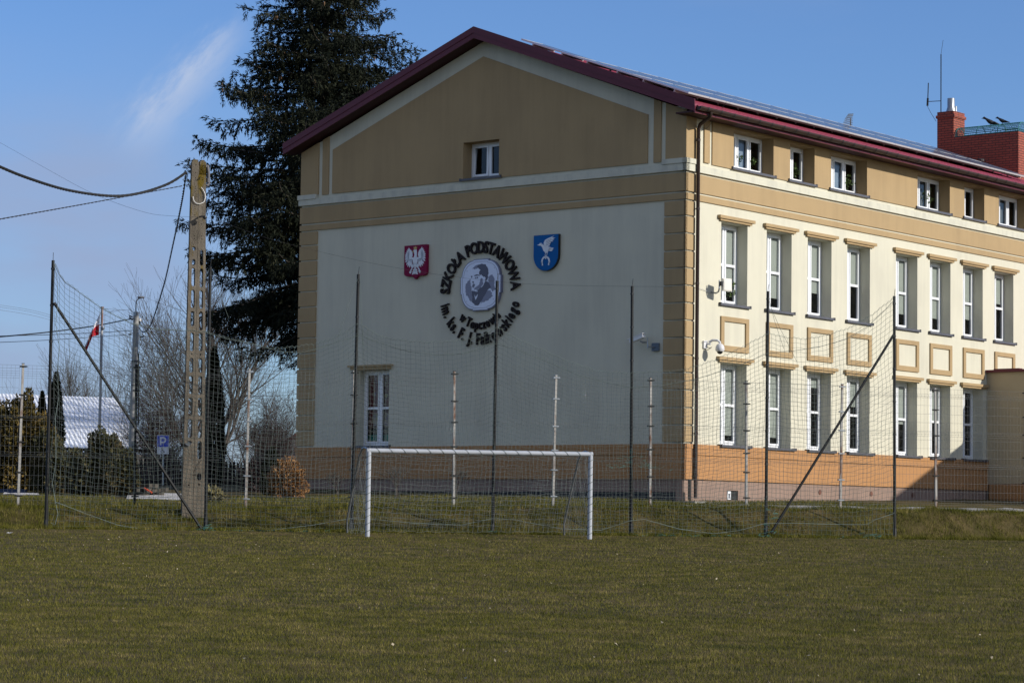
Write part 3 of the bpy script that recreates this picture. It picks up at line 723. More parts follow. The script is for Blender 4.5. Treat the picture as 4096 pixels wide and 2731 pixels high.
# ================================================================== SOLAR PANELS (each a thing lying on the roof)
pvm = mat('solar_cells', (0.040, 0.052, 0.080), 0.12, 0.1, 3.0); pvm.node_tree.nodes['Principled BSDF'].inputs['IOR'].default_value = 2.3; alum = mat('aluminium_frame', (0.62, 0.63, 0.64), 0.35, 0.04, 3.0, metal=0.4)
railm = mat('mounting_rail', (0.45, 0.45, 0.45), .5)
sl = math.atan(0.362)
def solar():
    pw, pl = 0.985, 2.035
    b = MB(); b.box((.012, .012, .0), (pw-.012, pl-.012, .034)); cells = b.build('cell_face', pvm, None, (0, 0, 0))
    b = MB()
    for lo, hi in (((0, 0, -.006), (pw, .012, .04)), ((0, pl-.012, -.006), (pw, pl, .04)), ((0, .012, -.006), (.012, pl-.012, .04)), ((pw-.012, .012, -.006), (pw, pl-.012, .04))): b.box(lo, hi)
    fr = b.build('frame', alum, None, (0, 0, 0))
    b = MB()
    for y in (.45, 1.55): b.box((.0, y, -.085), (pw+.01, y+.04, -.008)); b.box((.1, y, -.13), (.14, y+.04, -.085))
    rl = b.build('rail', railm, None, (0, 0, 0))
    om = ['first', 'second', 'third', 'fourth', 'fifth', 'sixth', 'seventh', 'eighth', 'ninth', 'tenth', 'eleventh', 'twelfth', 'thirteenth', 'fourteenth', 'fifteenth', 'sixteenth', 'seventeenth', 'eighteenth', 'nineteenth', 'twentieth']
    for r_ in range(3):
        for c in range(20):
            if r_ == 2 and c > 0: continue
            y0 = .04+r_*1.925; x0 = .13+c*.998
            o = bpy.data.objects.new('solar_panel', None); COL.objects.link(o)
            P = W(x0, y0, 13.10+.362*(y0-.05))
            o.matrix_world = Matrix.Translation(P) @ Matrix.Rotation(ROTZ, 4, 'Z') @ Matrix.Rotation(sl, 4, 'X')
            pass
            tag(o, 'single solar panel standing above the two long roof rows at the gable end' if r_ == 2 else 'thin glassy solar panel in the %s long roof row, %s from the gable end' % (('lower', 'upper')[r_], om[c]), 'solar panel', 'solar panels lying on the school roof')
            for q in (cells, fr, rl):
                k = q.copy(); COL.objects.link(k); k.parent = o
    for q in (cells, fr, rl): bpy.data.objects.remove(q)
solar()

# ================================================================== THINGS ON THE SCHOOL WALLS
def lp(poly, c, sx=1.0, sy=1.0): return [(c[0]-p[0]*sx, c[1]+p[1]*sy) for p in poly]      # picture right = smaller s
WGM = WM(GM); WLM = WM(LM)
def on_gable(name, mt, polys, o0, o1, root):
    b = MB()
    for p in polys: b.prism(p, WGM, o0, o1)
    return b.build(name, mt, root)
def feather(x0, y0, x1, y1, wd):
    dx, dy = x1-x0, y1-y0; l = math.hypot(dx, dy); nx, ny = -dy/l*wd, dx/l*wd
    return [(x0-nx*.7, y0-ny*.7), (x0+dx*.7-nx, y0+dy*.7-ny), (x1, y1), (x0+dx*.7+nx, y0+dy*.7+ny), (x0+nx*.7, y0+ny*.7)]
# crimson shield with crowned white eagle
cE = (9.425, 9.10)
eagle = thing('coat_of_arms', W(0, cE[0], cE[1]), 'crimson shield with a white crowned eagle on the gable wall', 'coat of arms')
sh = [(-.43, .44), (.43, .44), (.43, -.38), (.40, -.43), (.32, -.455), (.10, -.46), (0, -.55), (-.10, -.46), (-.32, -.455), (-.40, -.43), (-.43, -.38)]
on_gable('shield_board', [crimson], [lp(sh, cE)], .10, .0, eagle)
wing = []
for sgn in (-1, 1):
    wing.append([(sgn*x, y) for x, y in ((.05, .08), (.10, .02), (.24, -.02), (.30, .10), (.28, .24), (.23, .33), (.17, .30), (.12, .21), (.11, .13), (.15, .09))])
    for a, l in ((100, .17), (78, .17), (58, .17), (38, .18), (20, .18), (2, .17), (-18, .18), (-38, .20), (-58, .22), (-74, .25), (-90, .26), (-104, .24)):
        bx = .24 if a > 30 else (.25 if a > -30 else (.25-.0012*(-30-a)*1.2)); by = .10+.0011*max(a, -60)
        wing.append(feather(sgn*bx, by, sgn*(bx+l*math.cos(R(a*.82))), by+l*math.sin(R(a*.82)), .026))
body = [[(-.055, .30), (.045, .31), (.065, .22), (.06, .10), (.10, .0), (.09, -.12), (.03, -.20), (-.03, -.20), (-.09, -.12), (-.10, .0), (-.06, .08), (-.03, .16), (-.05, .22)], [(-.05, .31), (-.11, .26), (-.12, .22), (-.06, .24)],
        feather(-.05, -.08, -.13, -.24, .045), feather(.05, -.08, .12, -.24, .045), feather(-.10, -.20, -.20, -.33, .02), feather(.10, -.20, .20, -.32, .02)]
for sgn in (-1, 1):
    for dx, dy in ((-.06, -.01), (-.035, -.06), (.0, -.075), (.035, -.04)): body.append(feather(sgn*.195, -.315, sgn*.195+dx*sgn*1.1+.0, -.315+dy, .014))
tail = [feather(0, -.18, 0, -.42, .035)]+[feather(s_*.01, -.26-.05*i, s_*(.10+.012*i), -.30-.055*i, .022) for s_ in (-1, 1) for i in range(3)]
on_gable('eagle', [heraldwhite], [lp(p, cE, .95) for p in wing+body+tail], .112, .101, eagle)
lines_ = []
for sgn in (-1, 1):
    for a in (90, 68, 48, 30, 10, -8, -28, -48, -66, -82):
        bx = .27; by = .09+.0011*max(a, -60)
        lines_.append(feather(sgn*bx, by, sgn*(bx+.10*math.cos(R(a*.82))), by+.10*math.sin(R(a*.82)), .006))
    lines_.append(feather(sgn*.10, .0, sgn*.25, .03, .007)); lines_.append(feather(sgn*.10, -.05, sgn*.24, -.01, .006))
on_gable('feather_print', [shade1], [lp(p, cE, .95) for p in lines_], .115, .113, eagle)
on_gable('crown', [gold], [lp(p, cE, .95) for p in ([(-.05, .31), (.05, .32), (.065, .40), (.03, .365), (0, .41), (-.03, .365), (-.07, .39)], [(-.12, .25), (-.09, .285), (-.05, .26), (-.07, .225)])], .116, .102, eagle)
# azure shield with bird, cross and horseshoe
cB = (4.64, 9.10)
arms = thing('coat_of_arms', W(0, cB[0], cB[1]), 'azure shield with a white bird above a horseshoe on the gable wall', 'coat of arms')
sh2 = [(-.43, .44), (.43, .44)]+[(.43*math.cos(t)*1.0, -.12+.43*math.sin(t)*1.0) for t in np.linspace(0, -math.pi, 15)]
on_gable('shield_rim', [signblack], [lp([(x*1.025, y*1.02) for x, y in sh2], cB)], .085, .0, arms)
on_gable('shield_board', [azure], [lp(sh2, cB)], .10, .086, arms)
bird = [[(-.30, .17), (-.22, .19), (-.20, .22), (-.15, .22), (-.10, .17), (.0, .13), (.10, .10), (.20, .07), (.16, .0), (.08, -.04), (-.01, -.06), (-.07, -.01), (-.11, .08), (-.16, .14), (-.22, .15)],
        [(-.05, .12), (-.07, .22), (-.02, .30), (.09, .34), (.30, .40), (.22, .355), (.34, .34), (.26, .315), (.30, .29), (.22, .275), (.27, .24), (.18, .235), (.17, .19), (.13, .12), (.03, .10)],
        feather(.12, .04, .29, .045, .022), feather(.12, .02, .27, .01, .02), feather(.10, .0, .24, -.025, .02), feather(.0, -.05, .02, -.085, .025), feather(.05, -.04, .07, -.08, .025),
        [(.0, -.08), (.01, -.08), (-.02, -.15), (-.03, -.15)], [(.06, -.07), (.07, -.07), (.045, -.15), (.035, -.15)], [(-.015, -.14), (.035, -.14), (.03, -.155), (-.02, -.155)],
        [(-.008, -.15), (.022, -.15), (.014, -.19), (.022, -.25), (-.008, -.25), (.0, -.19)], [(-.055, -.17), (-.05, -.215), (.0, -.20), (.062, -.215), (.067, -.17), (.0, -.185)]]
hs_ = []
for sgn in (-1, 1):
    o_ = [(.005+sgn*x, y) for x, y in ((0, -.25), (.08, -.27), (.135, -.33), (.155, -.41), (.14, -.48), (.125, -.52), (.085, -.515), (.105, -.43), (.095, -.36), (.055, -.315), (0, -.305))]
    hs_.append(o_)
bird_z = lambda p: [(x, y*.98+.01) for x, y in p]
on_gable('bird', [heraldwhite], [lp(bird_z(p), cB) for p in bird], .112, .101, arms)
on_gable('horseshoe', [heraldwhite], [lp([(x, y*.98+.12-.02) for x, y in p], cB) for p in hs_], .112, .101, arms)
on_gable('line_print', [inkm], [lp(p, cB) for p in [feather(.02, .15+.04*i, .24, .21+.045*i, .005) for i in range(4)]+[feather(-.16, .195, -.145, .195, .012)]+[feather(.005+s_*.125, -.30+.01, .005+s_*.135, -.40, .008) for s_ in (-1, 1)]], .115, .113, arms)
# oval portrait board
cP = (6.972, 8.268)
por = thing('portrait_board', W(0, cP[0], cP[1]), 'pale oval board with a printed portrait in the middle of the lettering', 'portrait board')
def oval(k, n=9):
    pts = []
    q = [(.276, .735), (.276, .70)]
    arc_ = [(.276+(.70-.276)*math.sin(t), .25+(.70-.25)*math.cos(t)) for t in np.linspace(0, math.pi/2, n)]
    quad = q+arc_+[(.745, .25)]
    for sx, sy, rev in ((1, 1, 0), (1, -1, 1), (-1, -1, 0), (-1, 1, 1)):
        c = [(x*sx*k, y*sy*k) for x, y in quad]; pts += c[::-1] if rev else c
    return pts
on_gable('board_rim', [platerim], [lp(oval(1.0), cP)], .085, .0, por)
on_gable('print_face', [plate], [lp(oval(.965), cP)], .095, .086, por)
OV = oval(.90); OVN = len(OV)
on_gable('printed_border', [platerim], [lp([OV[i], OV[(i+1) % OVN], (OV[(i+1) % OVN][0]*.985, OV[(i+1) % OVN][1]*.985), (OV[i][0]*.985, OV[i][1]*.985)], cP) for i in range(OVN)], .098, .096, por)
# the printed sitter: an old man's head in profile to the left with dark hair, collar and coat, as flat ink areas
q_ = lambda pts: [((x-780)/385.0, (660-y)/490.0) for x, y in pts]
def rag(pts, amp=5, seed=1):           # ragged engraved edge
    r2 = random.Random(seed); o_ = []
    for i in range(len(pts)):
        (x0, y0), (x1, y1) = pts[i], pts[(i+1) % len(pts)]
        n = max(1, int(math.hypot(x1-x0, y1-y0)/9))
        for j in range(n):
            t = j/n; o_.append((x0+(x1-x0)*t+r2.uniform(-amp, amp), y0+(y1-y0)*t+r2.uniform(-amp, amp)))
    return o_
mid = [rag([(640, 570), (600, 600), (570, 650), (565, 730), (580, 800), (620, 790), (660, 760), (650, 690), (640, 630)], 6, 2), rag([(890, 560), (940, 525), (975, 590), (975, 690), (985, 740), (950, 760), (890, 690)], 6, 3),
       rag([(600, 800), (640, 770), (690, 760), (680, 860), (650, 900), (620, 850)], 7, 4), rag([(860, 740), (930, 750), (950, 820), (900, 880), (830, 900), (790, 920), (800, 820)], 8, 5), rag([(660, 430), (700, 390), (760, 372), (800, 400), (760, 420), (700, 440)], 5, 6)]
dark = [rag([(745, 385), (800, 368), (850, 385), (885, 440), (890, 500), (880, 580), (855, 620), (840, 560), (815, 545), (790, 520), (770, 530), (755, 490), (775, 450), (730, 410)], 4, 7),
        rag([(850, 610), (900, 640), (930, 700), (880, 740), (850, 800), (800, 880), (760, 945), (710, 945), (665, 900), (670, 830), (655, 760), (670, 730), (690, 745), (720, 735), (760, 715), (805, 690), (830, 650)], 4, 8),
        [(683, 528), (720, 512), (755, 518), (770, 540), (740, 530), (700, 536)], [(698, 552), (735, 545), (750, 556), (735, 570), (705, 570)], [(643, 530), (662, 528), (664, 545), (650, 560)],
        [(660, 610), (680, 605), (690, 625), (672, 632)], [(664, 662), (700, 655), (706, 664), (668, 674)]]
mid.append(rag([(700, 700), (760, 660), (785, 570), (805, 570), (820, 650), (770, 715), (690, 728)], 4, 9)); mid.append(rag([(660, 690), (672, 640), (690, 640), (700, 650), (690, 700)], 2, 10))
on_gable('hatched_print', [inkmid], [lp(q_(p), cP) for p in mid], .0975, .0965, por)
on_gable('dark_print', [inkm], [lp(q_(p), cP) for p in dark], .099, .098, por)
on_gable('pale_print', [plate], [lp(q_(p), cP) for p in ([(820, 560), (838, 550), (852, 570), (845, 600), (822, 618), (815, 590)], [(700, 738), (740, 742), (745, 755), (712, 752)], [(712, 553), (728, 551), (732, 560), (716, 564)], [(700, 790), (715, 830), (745, 785), (740, 820), (715, 870), (702, 830)])], .1002, .0992, por)
on_gable('bolt', [platerim], [lp([(x+.012*math.cos(t), y+.012*math.sin(t)) for t in np.linspace(0, 6.28, 7)[:6]], cP) for x, y in ((-.50, .41), (.50, .46), (-.50, -.45), (.48, -.43))], .101, .097, por)

# raised lettering
FCU = {}
def glyph(ch):
    if ch not in FCU:
        cu = bpy.data.curves.new('g', 'FONT'); cu.body = ch; cu.size = 1.0; cu.offset = 0.022; cu.extrude = 0.0; cu.resolution_u = 3
        ob = bpy.data.objects.new('g', cu); COL.objects.link(ob)
        dg = bpy.context.evaluated_depsgraph_get(); me = bpy.data.meshes.new_from_object(ob.evaluated_get(dg))
        v = [(p.co.x, p.co.y) for p in me.vertices]; f = [tuple(p.vertices) for p in me.polygons]
        ec = {}
        for fc in f:
            for i in range(len(fc)):
                e = (fc[i], fc[(i+1) % len(fc)]); ec[e] = 1
        bd = [e for e in ec if (e[1], e[0]) not in ec]
        bpy.data.objects.remove(ob); bpy.data.meshes.remove(me); bpy.data.curves.remove(cu)
        xs = [p[0] for p in v] or [0]
        FCU[ch] = (v, f, bd, min(xs), max(xs))
    return FCU[ch]
def put_glyph(b, ch, place, o0, o1):
    v, f, bd, _, _ = glyph(ch)
    i0 = len(b.v)
    b.v += [place(x, y, o0) for x, y in v]; i1 = len(b.v); b.v += [place(x, y, o1) for x, y in v]
    for q in f: b.f.append(tuple(i0+k for k in q)); b.mi.append(0); b.f.append(tuple(i1+k for k in q[::-1])); b.mi.append(0)
    for a, c in bd: b.f.append((i0+a, i0+c, i1+c, i1+a)); b.mi.append(0)
cT = (7.03, 8.05)
def arc_text(root, name, text, rad, a0, a1, capw, caph, top, space):
    # top: letters stand on radius rad, read clockwise; else they hang inside a lower arc whose baseline is rad
    wds = []
    for ch in text:
        if ch == ' ': wds.append(space)
        else:
            g = glyph(ch); wds.append((g[4]-g[3])*capw+.028)
    tot = sum(wds); span = (a1-a0); acc = 0
    b = MB()
    for ch, wd in zip(text, wds):
        t = a0+span*(acc+wd/2)/tot; acc += wd
        if ch == ' ': continue
        v, f, bd, x0, x1 = glyph(ch); xm = (x0+x1)/2
        def place(x, y, o, t=t, xm=xm):
            lx = (x-xm)*capw; ly = y*caph/.729
            if top: r_ = rad+ly; px, py = math.cos(t)*r_+math.sin(t)*lx, math.sin(t)*r_-math.cos(t)*lx
            else: r_ = rad-ly; px, py = math.cos(t)*r_-math.sin(t)*lx, math.sin(t)*r_+math.cos(t)*lx
            return WGM(cT[0]-px, cT[1]+py, o)
        put_glyph(b, ch, place, .075, .012)
    return b.build(name, letterm, root)
lt = thing('wall_lettering', W(0, cT[0], cT[1]+1.3), 'raised dark letters arched above the oval portrait board', 'lettering')
arc_text(lt, 'letters', 'SZKOŁA PODSTAWOWA', 1.135, R(179), R(1.0), .36, .345, True, .15)
lt = thing('wall_lettering', W(0, cT[0], cT[1]-.95), 'small raised dark letters curved right under the oval portrait board', 'lettering')
arc_text(lt, 'letters', 'w Topczewie', 1.035, R(222), R(319), .245, .275, False, .05)
lt = thing('wall_lettering', W(0, cT[0], cT[1]-1.4), 'outermost lower arc of raised dark letters on the gable wall', 'lettering')
arc_text(lt, 'letters', 'im. ks. F. J. Falkowskiego', 1.47, R(191.5), R(347.5), .285, .335, False, .12)

# security camera on the gable: junction box at s .9, arm and tilted housing towards the far end
whitecam = mat('white_camera_housing', (.66, .66, .66), .35)
sc_ = thing('security_camera', W(-.05, .90, 6.3), 'white box security camera on an arm on the gable wall near the corner', 'camera')
b = MB(); b.box((.80, 6.2, .012), (1.01, 6.41, .09), WM(lambda s, z, o: (-o, s, z))); b.build('junction_box', mat('blue_grey_box', (.11, .15, .20), .5), sc_)
b = MB(); b.tube([W(-.08, .92, 6.30), W(-.30, .98, 6.30), W(-.30, 1.0, 6.42), W(-.32, 1.14, 6.42), W(-.32, 1.22, 6.46)], .022, 7); b.tube([W(-.30, .99, 6.26), W(-.30, .99, 6.55)], .014, 6); b.build('arm', galv, sc_)
b = MB()
hd = Vector((0, .95, -.30)).normalized(); hu = Vector((0, .30, .95)).normalized()
def HM(l, wdt, h): 
    p = Vector((-.32, 1.10, 6.60))+hd*l+hu*h+Vector((wdt, 0, 0)); return W(*p)
b.box((0, -.06, -.05), (.46, .06, .05), HM); b.box((-.03, -.075, .05), (.52, .075, .068), HM); b.build('housing', whitecam, sc_)
# dome camera on the long front
dc_ = thing('dome_camera', W(1.1, -.3, 6.33), 'white dome security camera on a bracket beside the downpipe', 'camera')
b = MB(); b.tube([W(.95, -.0, 6.42), W(.98, -.16, 6.42)], .03, 7); b.box((.84, .0, 6.30), (1.0, .05, 6.50), WM(lambda x, o, z: (x, -o, z)))
b.tube([W(1.0, -.10, 6.47), W(1.03, -.20, 6.52), W(1.06, -.34, 6.51), W(1.08, -.40, 6.46), W(1.08, -.40, 6.40)], .035, 8); b.tube([W(.80, -.12, 6.50), W(1.0, -.12, 6.50)], .008, 4); b.build('bracket', whitecam, dc_)
b = MB(); c_ = W(1.08, -.40, 0); b.lathe([(.05, 6.42), (.085, 6.40), (.118, 6.34), (.125, 6.25), (.10, 6.215)], c_, 16); b.build('shell', whitecam, dc_, smooth=True)
b = MB(); b.lathe([(.08, 6.215), (.07, 6.175), (.035, 6.145), (.0, 6.138)], c_, 14, cap=False); b.build('lens_dome', black, dc_, smooth=True)
b = MB(); b.tube([W(.9, -.03, 6.36), W(.93, -.18, 6.30), W(.99, -.2, 6.33), W(.93, -.1, 6.25), W(.9, -.03, 6.28)], .008, 4); b.build('cable', cable, dc_)
# flat panel antenna beside the first upper window
pa = thing('panel_antenna', W(1.25, -.3, 8.0), 'square white flat antenna on a bent pipe beside an upper window', 'antenna')
b = MB(); b.tube([W(1.22, .0, 7.83), W(1.2, -.18, 7.80), W(1.14, -.30, 7.83), W(1.12, -.34, 7.92), W(1.12, -.34, 8.14)], .022, 7); b.build('pipe', galv, pa)
b = MB(); b.box((1.10, .36, 7.98), (1.2, .42, 8.10), WM(lambda x, o, z: (x, -o, z))); b.build('clamp', black, pa)
pc = Vector((1.34, -.42, 8.02)); pn = Vector((-.28, -.96, .04)).normalized(); pr_ = Vector((.96, -.28, 0)).normalized(); pu_ = Vector((.02, .04, 1)).normalized()
PMf = lambda x, y, d: W(*(pc+pr_*x+pu_*y+pn*d))
b = MB(); b.box((-.15, -.17, -.02), (.15, .17, .045), PMf); b.box((-.13, -.15, .045), (.13, .15, .06), PMf); b.build('panel', mat('cream_plastic', (.66, .64, .57), .5), pa)
b = MB(); b.tube([W(1.2, -.02, 7.82), W(.9, -.03, 7.86), W(.45, -.06, 7.92)], .006, 4); b.build('lead', whitecam, pa)
# loose wire by the eave
b = MB(); b.tube([W(.43, -.10, 11.9), W(.5, -.06, 12.1), W(.85, -.05, 12.22), W(1.0, -.2, 12.45), W(1.15, -.5, 12.95)], .006, 4); o = b.build('loose_wire', cable); tag(o, 'thin dark wire hanging from the eave beside the downpipe', 'wire')

# aerials and birds
am = thing('antenna_mast', W(21.6, 4.2, 15.9), 'tall thin antenna mast rising from the chimney stack', 'antenna')
b = MB(); b.tube([W(21.58, 4.30, 15.4), W(21.58, 4.30, 17.95)], .018, 6); b.tube([W(21.58, 4.30, 17.95), W(21.62, 4.24, 18.45)], .006, 4); b.build('mast', steel, am)
b = MB(); b.tube([W(21.58, 4.30, 16.32), W(21.35, 4.68, 16.30)], .013, 5); b.tube([W(21.35, 4.70, 16.15), W(21.34, 4.68, 16.42)], .035, 6); b.tube([W(21.34, 4.68, 16.42), W(21.34, 4.66, 16.95)], .018, 5); b.tube([W(21.35, 4.70, 16.14), W(21.42, 4.6, 15.9), W(21.46, 4.42, 15.6)], .007, 4); b.build('side_whip', steel, am)
ga = thing('grid_antenna', W(14.6, 6.6, 15.5), 'curved wire grid antenna standing behind the solar panels', 'antenna')
gp = at(3393, 497, 0+82.0)
b = MB()
for i in range(9):
    t = i/8.0; b.tube([(gp[0]-.17+.30*t+.05*math.sin(2.6*0)-.0, gp[1], gp[2]-.10*t), (gp[0]-.10+.22*t, gp[1]+.05, gp[2]+.18+.05*t), (gp[0]+.02+.16*t, gp[1]+.08, gp[2]+.36)], .006, 4)
for i in range(7):
    t = i/6.0; b.tube([(gp[0]-.17+.20*t, gp[1]+.08*t, gp[2]+.36*t*.95), (gp[0]+.13+.05*t, gp[1]+.08*t, gp[2]-.10+.46*t)], .008, 4)
b.tube([(gp[0]+.08, gp[1]+.05, gp[2]-.5), (gp[0]+.08, gp[1]+.05, gp[2]+.2)], .015, 5)
b.build('reflector', wirem, ga)
crowm = mat('crow_feathers', (.012, .012, .014), .5, .2, 8.0)
def crow(px, py, Y, s, label, yaw):
    P = at(px, py-5, Y)
    b = MB()
    prof = [(-.26, .0, .01), (-.20, .015, .028), (-.12, .03, .045), (-.03, .055, .072), (.05, .085, .075), (.11, .13, .055), (.145, .165, .04), (.175, .185, .042), (.205, .185, .036), (.225, .178, .016), (.27, .165, .003)]
    rows = [[(x, r_*math.cos(t), z+.09+r_*math.sin(t)*.95) for t in np.linspace(0, 2*math.pi, 9)[:8]] for x, z, r_ in prof]
    b.grid(rows, True)
    for sy in (-.025, .025): b.tube([(.0, sy, .12), (.01, sy, .03), (.0, sy, .0)], .008, 4); b.tube([(.0, sy, .0), (.05, sy, .0)], .005, 4)
    b.tube([(-.10, .06, .15), (-.2, .045, .10), (-.27, .01, .085)], [.02, .02, .005], 5); b.tube([(-.10, -.06, .15), (-.2, -.045, .10), (-.27, -.01, .085)], [.02, .02, .005], 5)
    cy, sy_ = math.cos(yaw), math.sin(yaw)
    b.v = [(P[0]+s*(x*cy-y*sy_), P[1]+s*(x*sy_+y*cy), P[2]+s*z) for x, y, z in b.v]
    o = b.build('crow', crowm, None, tuple(P), smooth=True); tag(o, label, 'bird', 'crows on the chimney cage')
yc = W(21.8, 3.0, 15.3)
crow(3962, 514, yc[1], 1.15, 'black crow with its tail level, standing nearer the chimney stack', math.pi*.97)
crow(4010, 506, yc[1], .95, 'smaller hunched black crow farther along the wire cage', math.pi*.9)

# ================================================================== ANNEX (link wing and hall, mostly beyond the frame)
annex = thing('annex_building', W(16.8, -.1, 2.2), 'low beige wing with red roof edge joining the school front', 'building')
def AM(x, y, z): return W(x, y, z)
annexm = mat('beige_render', (0.47, 0.385, 0.25), .9, .04, 1.0, bump=.3, bscale=90, spec=.2)
b = MB(); b.box((16.80, -5.3, 3.0), (27.5, -.005, 6.52), AM); b.build('wall', annexm, annex)
b = MB(); b.box((16.79, -5.32, 1.7), (27.5, -.082, 2.99), AM); b.box((16.77, -5.33, 2.52), (27.5, -.083, 2.55), AM); b.build('plinth', orange, annex)
b = MB(); b.box((16.70, -5.4, 6.522), (27.6, -.006, 6.60), AM)
for i in range(2): b.box((16.70, -1.2-2.6*i, 6.60), (16.9, -.3-2.6*i, 6.63), AM)
b.build('roof_edge', redsheet, annex)
b = MB(); b.box((16.66, -1.72, 5.48), (16.80, -1.60, 5.66), AM); b.box((16.6, -1.70, 5.52), (16.66, -1.62, 5.62), AM); b.build('wall_lamp', black, annex)
b = MB()
hall = [(-5.3, 2.0), (-5.3, 6.6), (-20.6, 11.7), (-36, 6.6), (-36, 2.0)]
b.prism(hall, lambda y, z, o: W(o, y, z), 16.74, 40.0); b.build('hall', annexm, annex)

# ================================================================== PANEL FENCE
fpx = [41, 309, 564, 807, 1042, 1270, 1493, 1714, 1930, 2150]; fby = [1165, 1165, 1167, 1167, 1172, 1170, 1165, 1168, 1170, 1175]
fence = thing('panel_fence', fab(0, 0, 1.8), 'tall wire panel fence on white rusty posts between bank and school', 'fence')
posts = []
for x, y in zip(fpx, fby):
    a, z = onb(x*K, y*K, 0.0); posts.append(a)
step = np.diff(posts).mean()
posts = [posts[0]-step]+posts+[posts[-1]+step, posts[-1]+2*step]
ZT = [4.95]+[4.94+.0, 5.0, 4.99, 5.04, 5.09, 5.08, 5.09, 5.09, 5.09, 5.08]+[5.08, 5.08]
for i, a in enumerate(posts):
    P = fab(a, 0, 0); z0 = float(gz(P[0], P[1])); zt = ZT[i]; lean = .012*math.sin(i*2.3)
    b = MB()
    pm = rusty if i not in (2,) else steel
    def PB(x, y, z, P=P, z0=z0, lean=lean): return (P[0]+x*FA[0]+y*FB[0]+lean*(z-z0), P[1]+x*FA[1]+y*FB[1], z)
    b.box((-.025, -.025, z0-.25), (.025, .025, zt), PB); po = b.build('post', pm, fence)
    b = MB(); b.box((-.032, -.032, zt), (.032, .032, zt+.012), PB); b.build('post_cap', steel if i % 3 else galv, po)
    b = MB(); zc = z0+.25; b.box((-.07, -.042, zc-.016), (.075, .036, zc+.016), PB); b.box((.075, -.02, zc-.01), (.10, .0, zc+.01), PB); cl0 = b.build('clamp', steel if i % 3 else galv, po)
    for q in range(1, 6):
        c = cl0.copy(); COL.objects.link(c); c.parent = po; h = (zt-.06-z0-.25)*q/5+.06*math.sin(i*3.1+q*2)*(q < 5); c.location = (lean*h, 0, h)
for i in range(len(posts)-1):
    a0, a1 = posts[i]+.045, posts[i+1]-.045
    zb0 = max(float(gz(*fab(a0, 0, 0)[:2])), float(gz(*fab(a1, 0, 0)[:2])))+.03
    zt = min(ZT[i], ZT[i+1])-.03; hgt = zt-zb0
    def vb(z):           # V-shaped stiffening bends
        f = (z-zb0)/hgt; d = 0
        for c in (.05, .36, .62, .94): d = max(d, max(0, 1-abs(f-c)/.014))
        return -.035*d
    lev = sorted({round(zb0+hgt*f, 3) for c in (.05, .36, .62, .94) for f in (c-.016, c, c+.016)} | {round(z, 3) for z in np.arange(zb0, zt+.01, .215)} | {round(zt, 3)})
    PP, QQ, rr = [], [], []
    for a in np.arange(a0, a1+.001, (a1-a0)/26):
        for z0, z1 in zip(lev[:-1], lev[1:]): PP.append(fab(a, vb(z0), z0)); QQ.append(fab(a, vb(z1), z1)); rr.append(.0022)
    for z in lev: PP.append(fab(a0, vb(z), z)); QQ.append(fab(a1, vb(z), z)); rr.append(.0026)
    v, f = npsegs(PP, QQ, np.array(rr), 3); npmesh('mesh_panel', v, f, wirem, fence)

# ================================================================== BALL NET: poles, net, ropes
NB = -2.2
pol = [((122, 598), (105, 1220)), ((483, 614), (472, 1215)), ((823, 630), (807, 1222)), ((1142, 645), (1131, 1228)), ((1452, 657), (1449, 1227)), ((1764, 669), (1759, 1231)), ((2054, 680), (2055, 1237))]
plab = ['dark steel net pole with a brace, at the far left end of the net', 'dark steel net pole beside the slotted concrete power pole', 'dark steel net pole just left of the goal', 'dark steel net pole rising inside the goal opening', 'dark steel net pole between the goal and the school corner', 'dark steel net pole in front of the second column of windows', 'dark steel net pole with a brace, at the right end of the net']
def mod(p0, p1, r0, r1, k=10):
    pts = []
    for i in range(k): t = i/(k-1); pts.append(tuple(Vector(p0).lerp(Vector(p1), t)))
    return pts, [r0+(r1-r0)*i/(k-1) for i in range(k)]
for i, (tp, bp_) in enumerate(pol):
    at_, zt = onb(tp[0]*K, tp[1]*K, NB); ab_, zb = onb(bp_[0]*K, bp_[1]*K, NB)
    base = fab(ab_, NB, zb-.3); top = fab(at_, NB, zt)
    t_ = thing('net_pole', (base[0], base[1], zb), plab[i], 'pole', 'dark poles carrying the ball net')
    b = MB(); p, r_ = mod(base, top, .038, .034); b.tube(p, r_, 8); b.build('shaft', steel, t_, smooth=True)
    b = MB()
    for q in np.linspace(.2, .97, 7): c = Vector(base).lerp(Vector(top), q); b.lathe([(.043, -.02), (.043, .02)], c, 8)
    b.lathe([(.05, -.05), (.046, .25)], (base[0], base[1], zb), 8); b.build('collar', black, t_)
    b = MB(); tip = Vector(top)+Vector((.02 if i else 0, 0, .17)); b.tube([top, tip], .006, 4); b.build('tip_rod', steel, t_)
    if i in (0, 6):
        h, f = (((124, 695), (467, 1209)), ((2053, 768), (1772, 1214)))[0 if i == 0 else 1]
        ah, zh = onb(h[0]*K, h[1]*K, NB-.05); af, zf = onb(f[0]*K, f[1]*K, NB-.15)
        b = MB(); b.tube([fab(af, NB-.12, zf-.1), fab(ah, NB-.05, zh)], .032, 7); b.build('brace', steel, t_)
topl = [(122, 600), (135, 630), (150, 650), (173, 665), (204, 688), (234, 709), (270, 728), (304, 744), (359, 757), (440, 760), (470, 763), (510, 775), (556, 786), (590, 795), (620, 802), (655, 800), (686, 796), (730, 790), (780, 772), (824, 742), (845, 760), (880, 776), (920, 783), (980, 788), (1040, 785), (1100, 775), (1139, 752), (1160, 766), (1200, 785), (1240, 802), (1300, 830), (1370, 853), (1410, 857), (1452, 858), (1500, 855), (1560, 852), (1597, 842), (1640, 828), (1700, 800), (1763, 766), (1790, 774), (1850, 780), (1900, 770), (1960, 750), (2000, 725), (2030, 700), (2053, 682)]
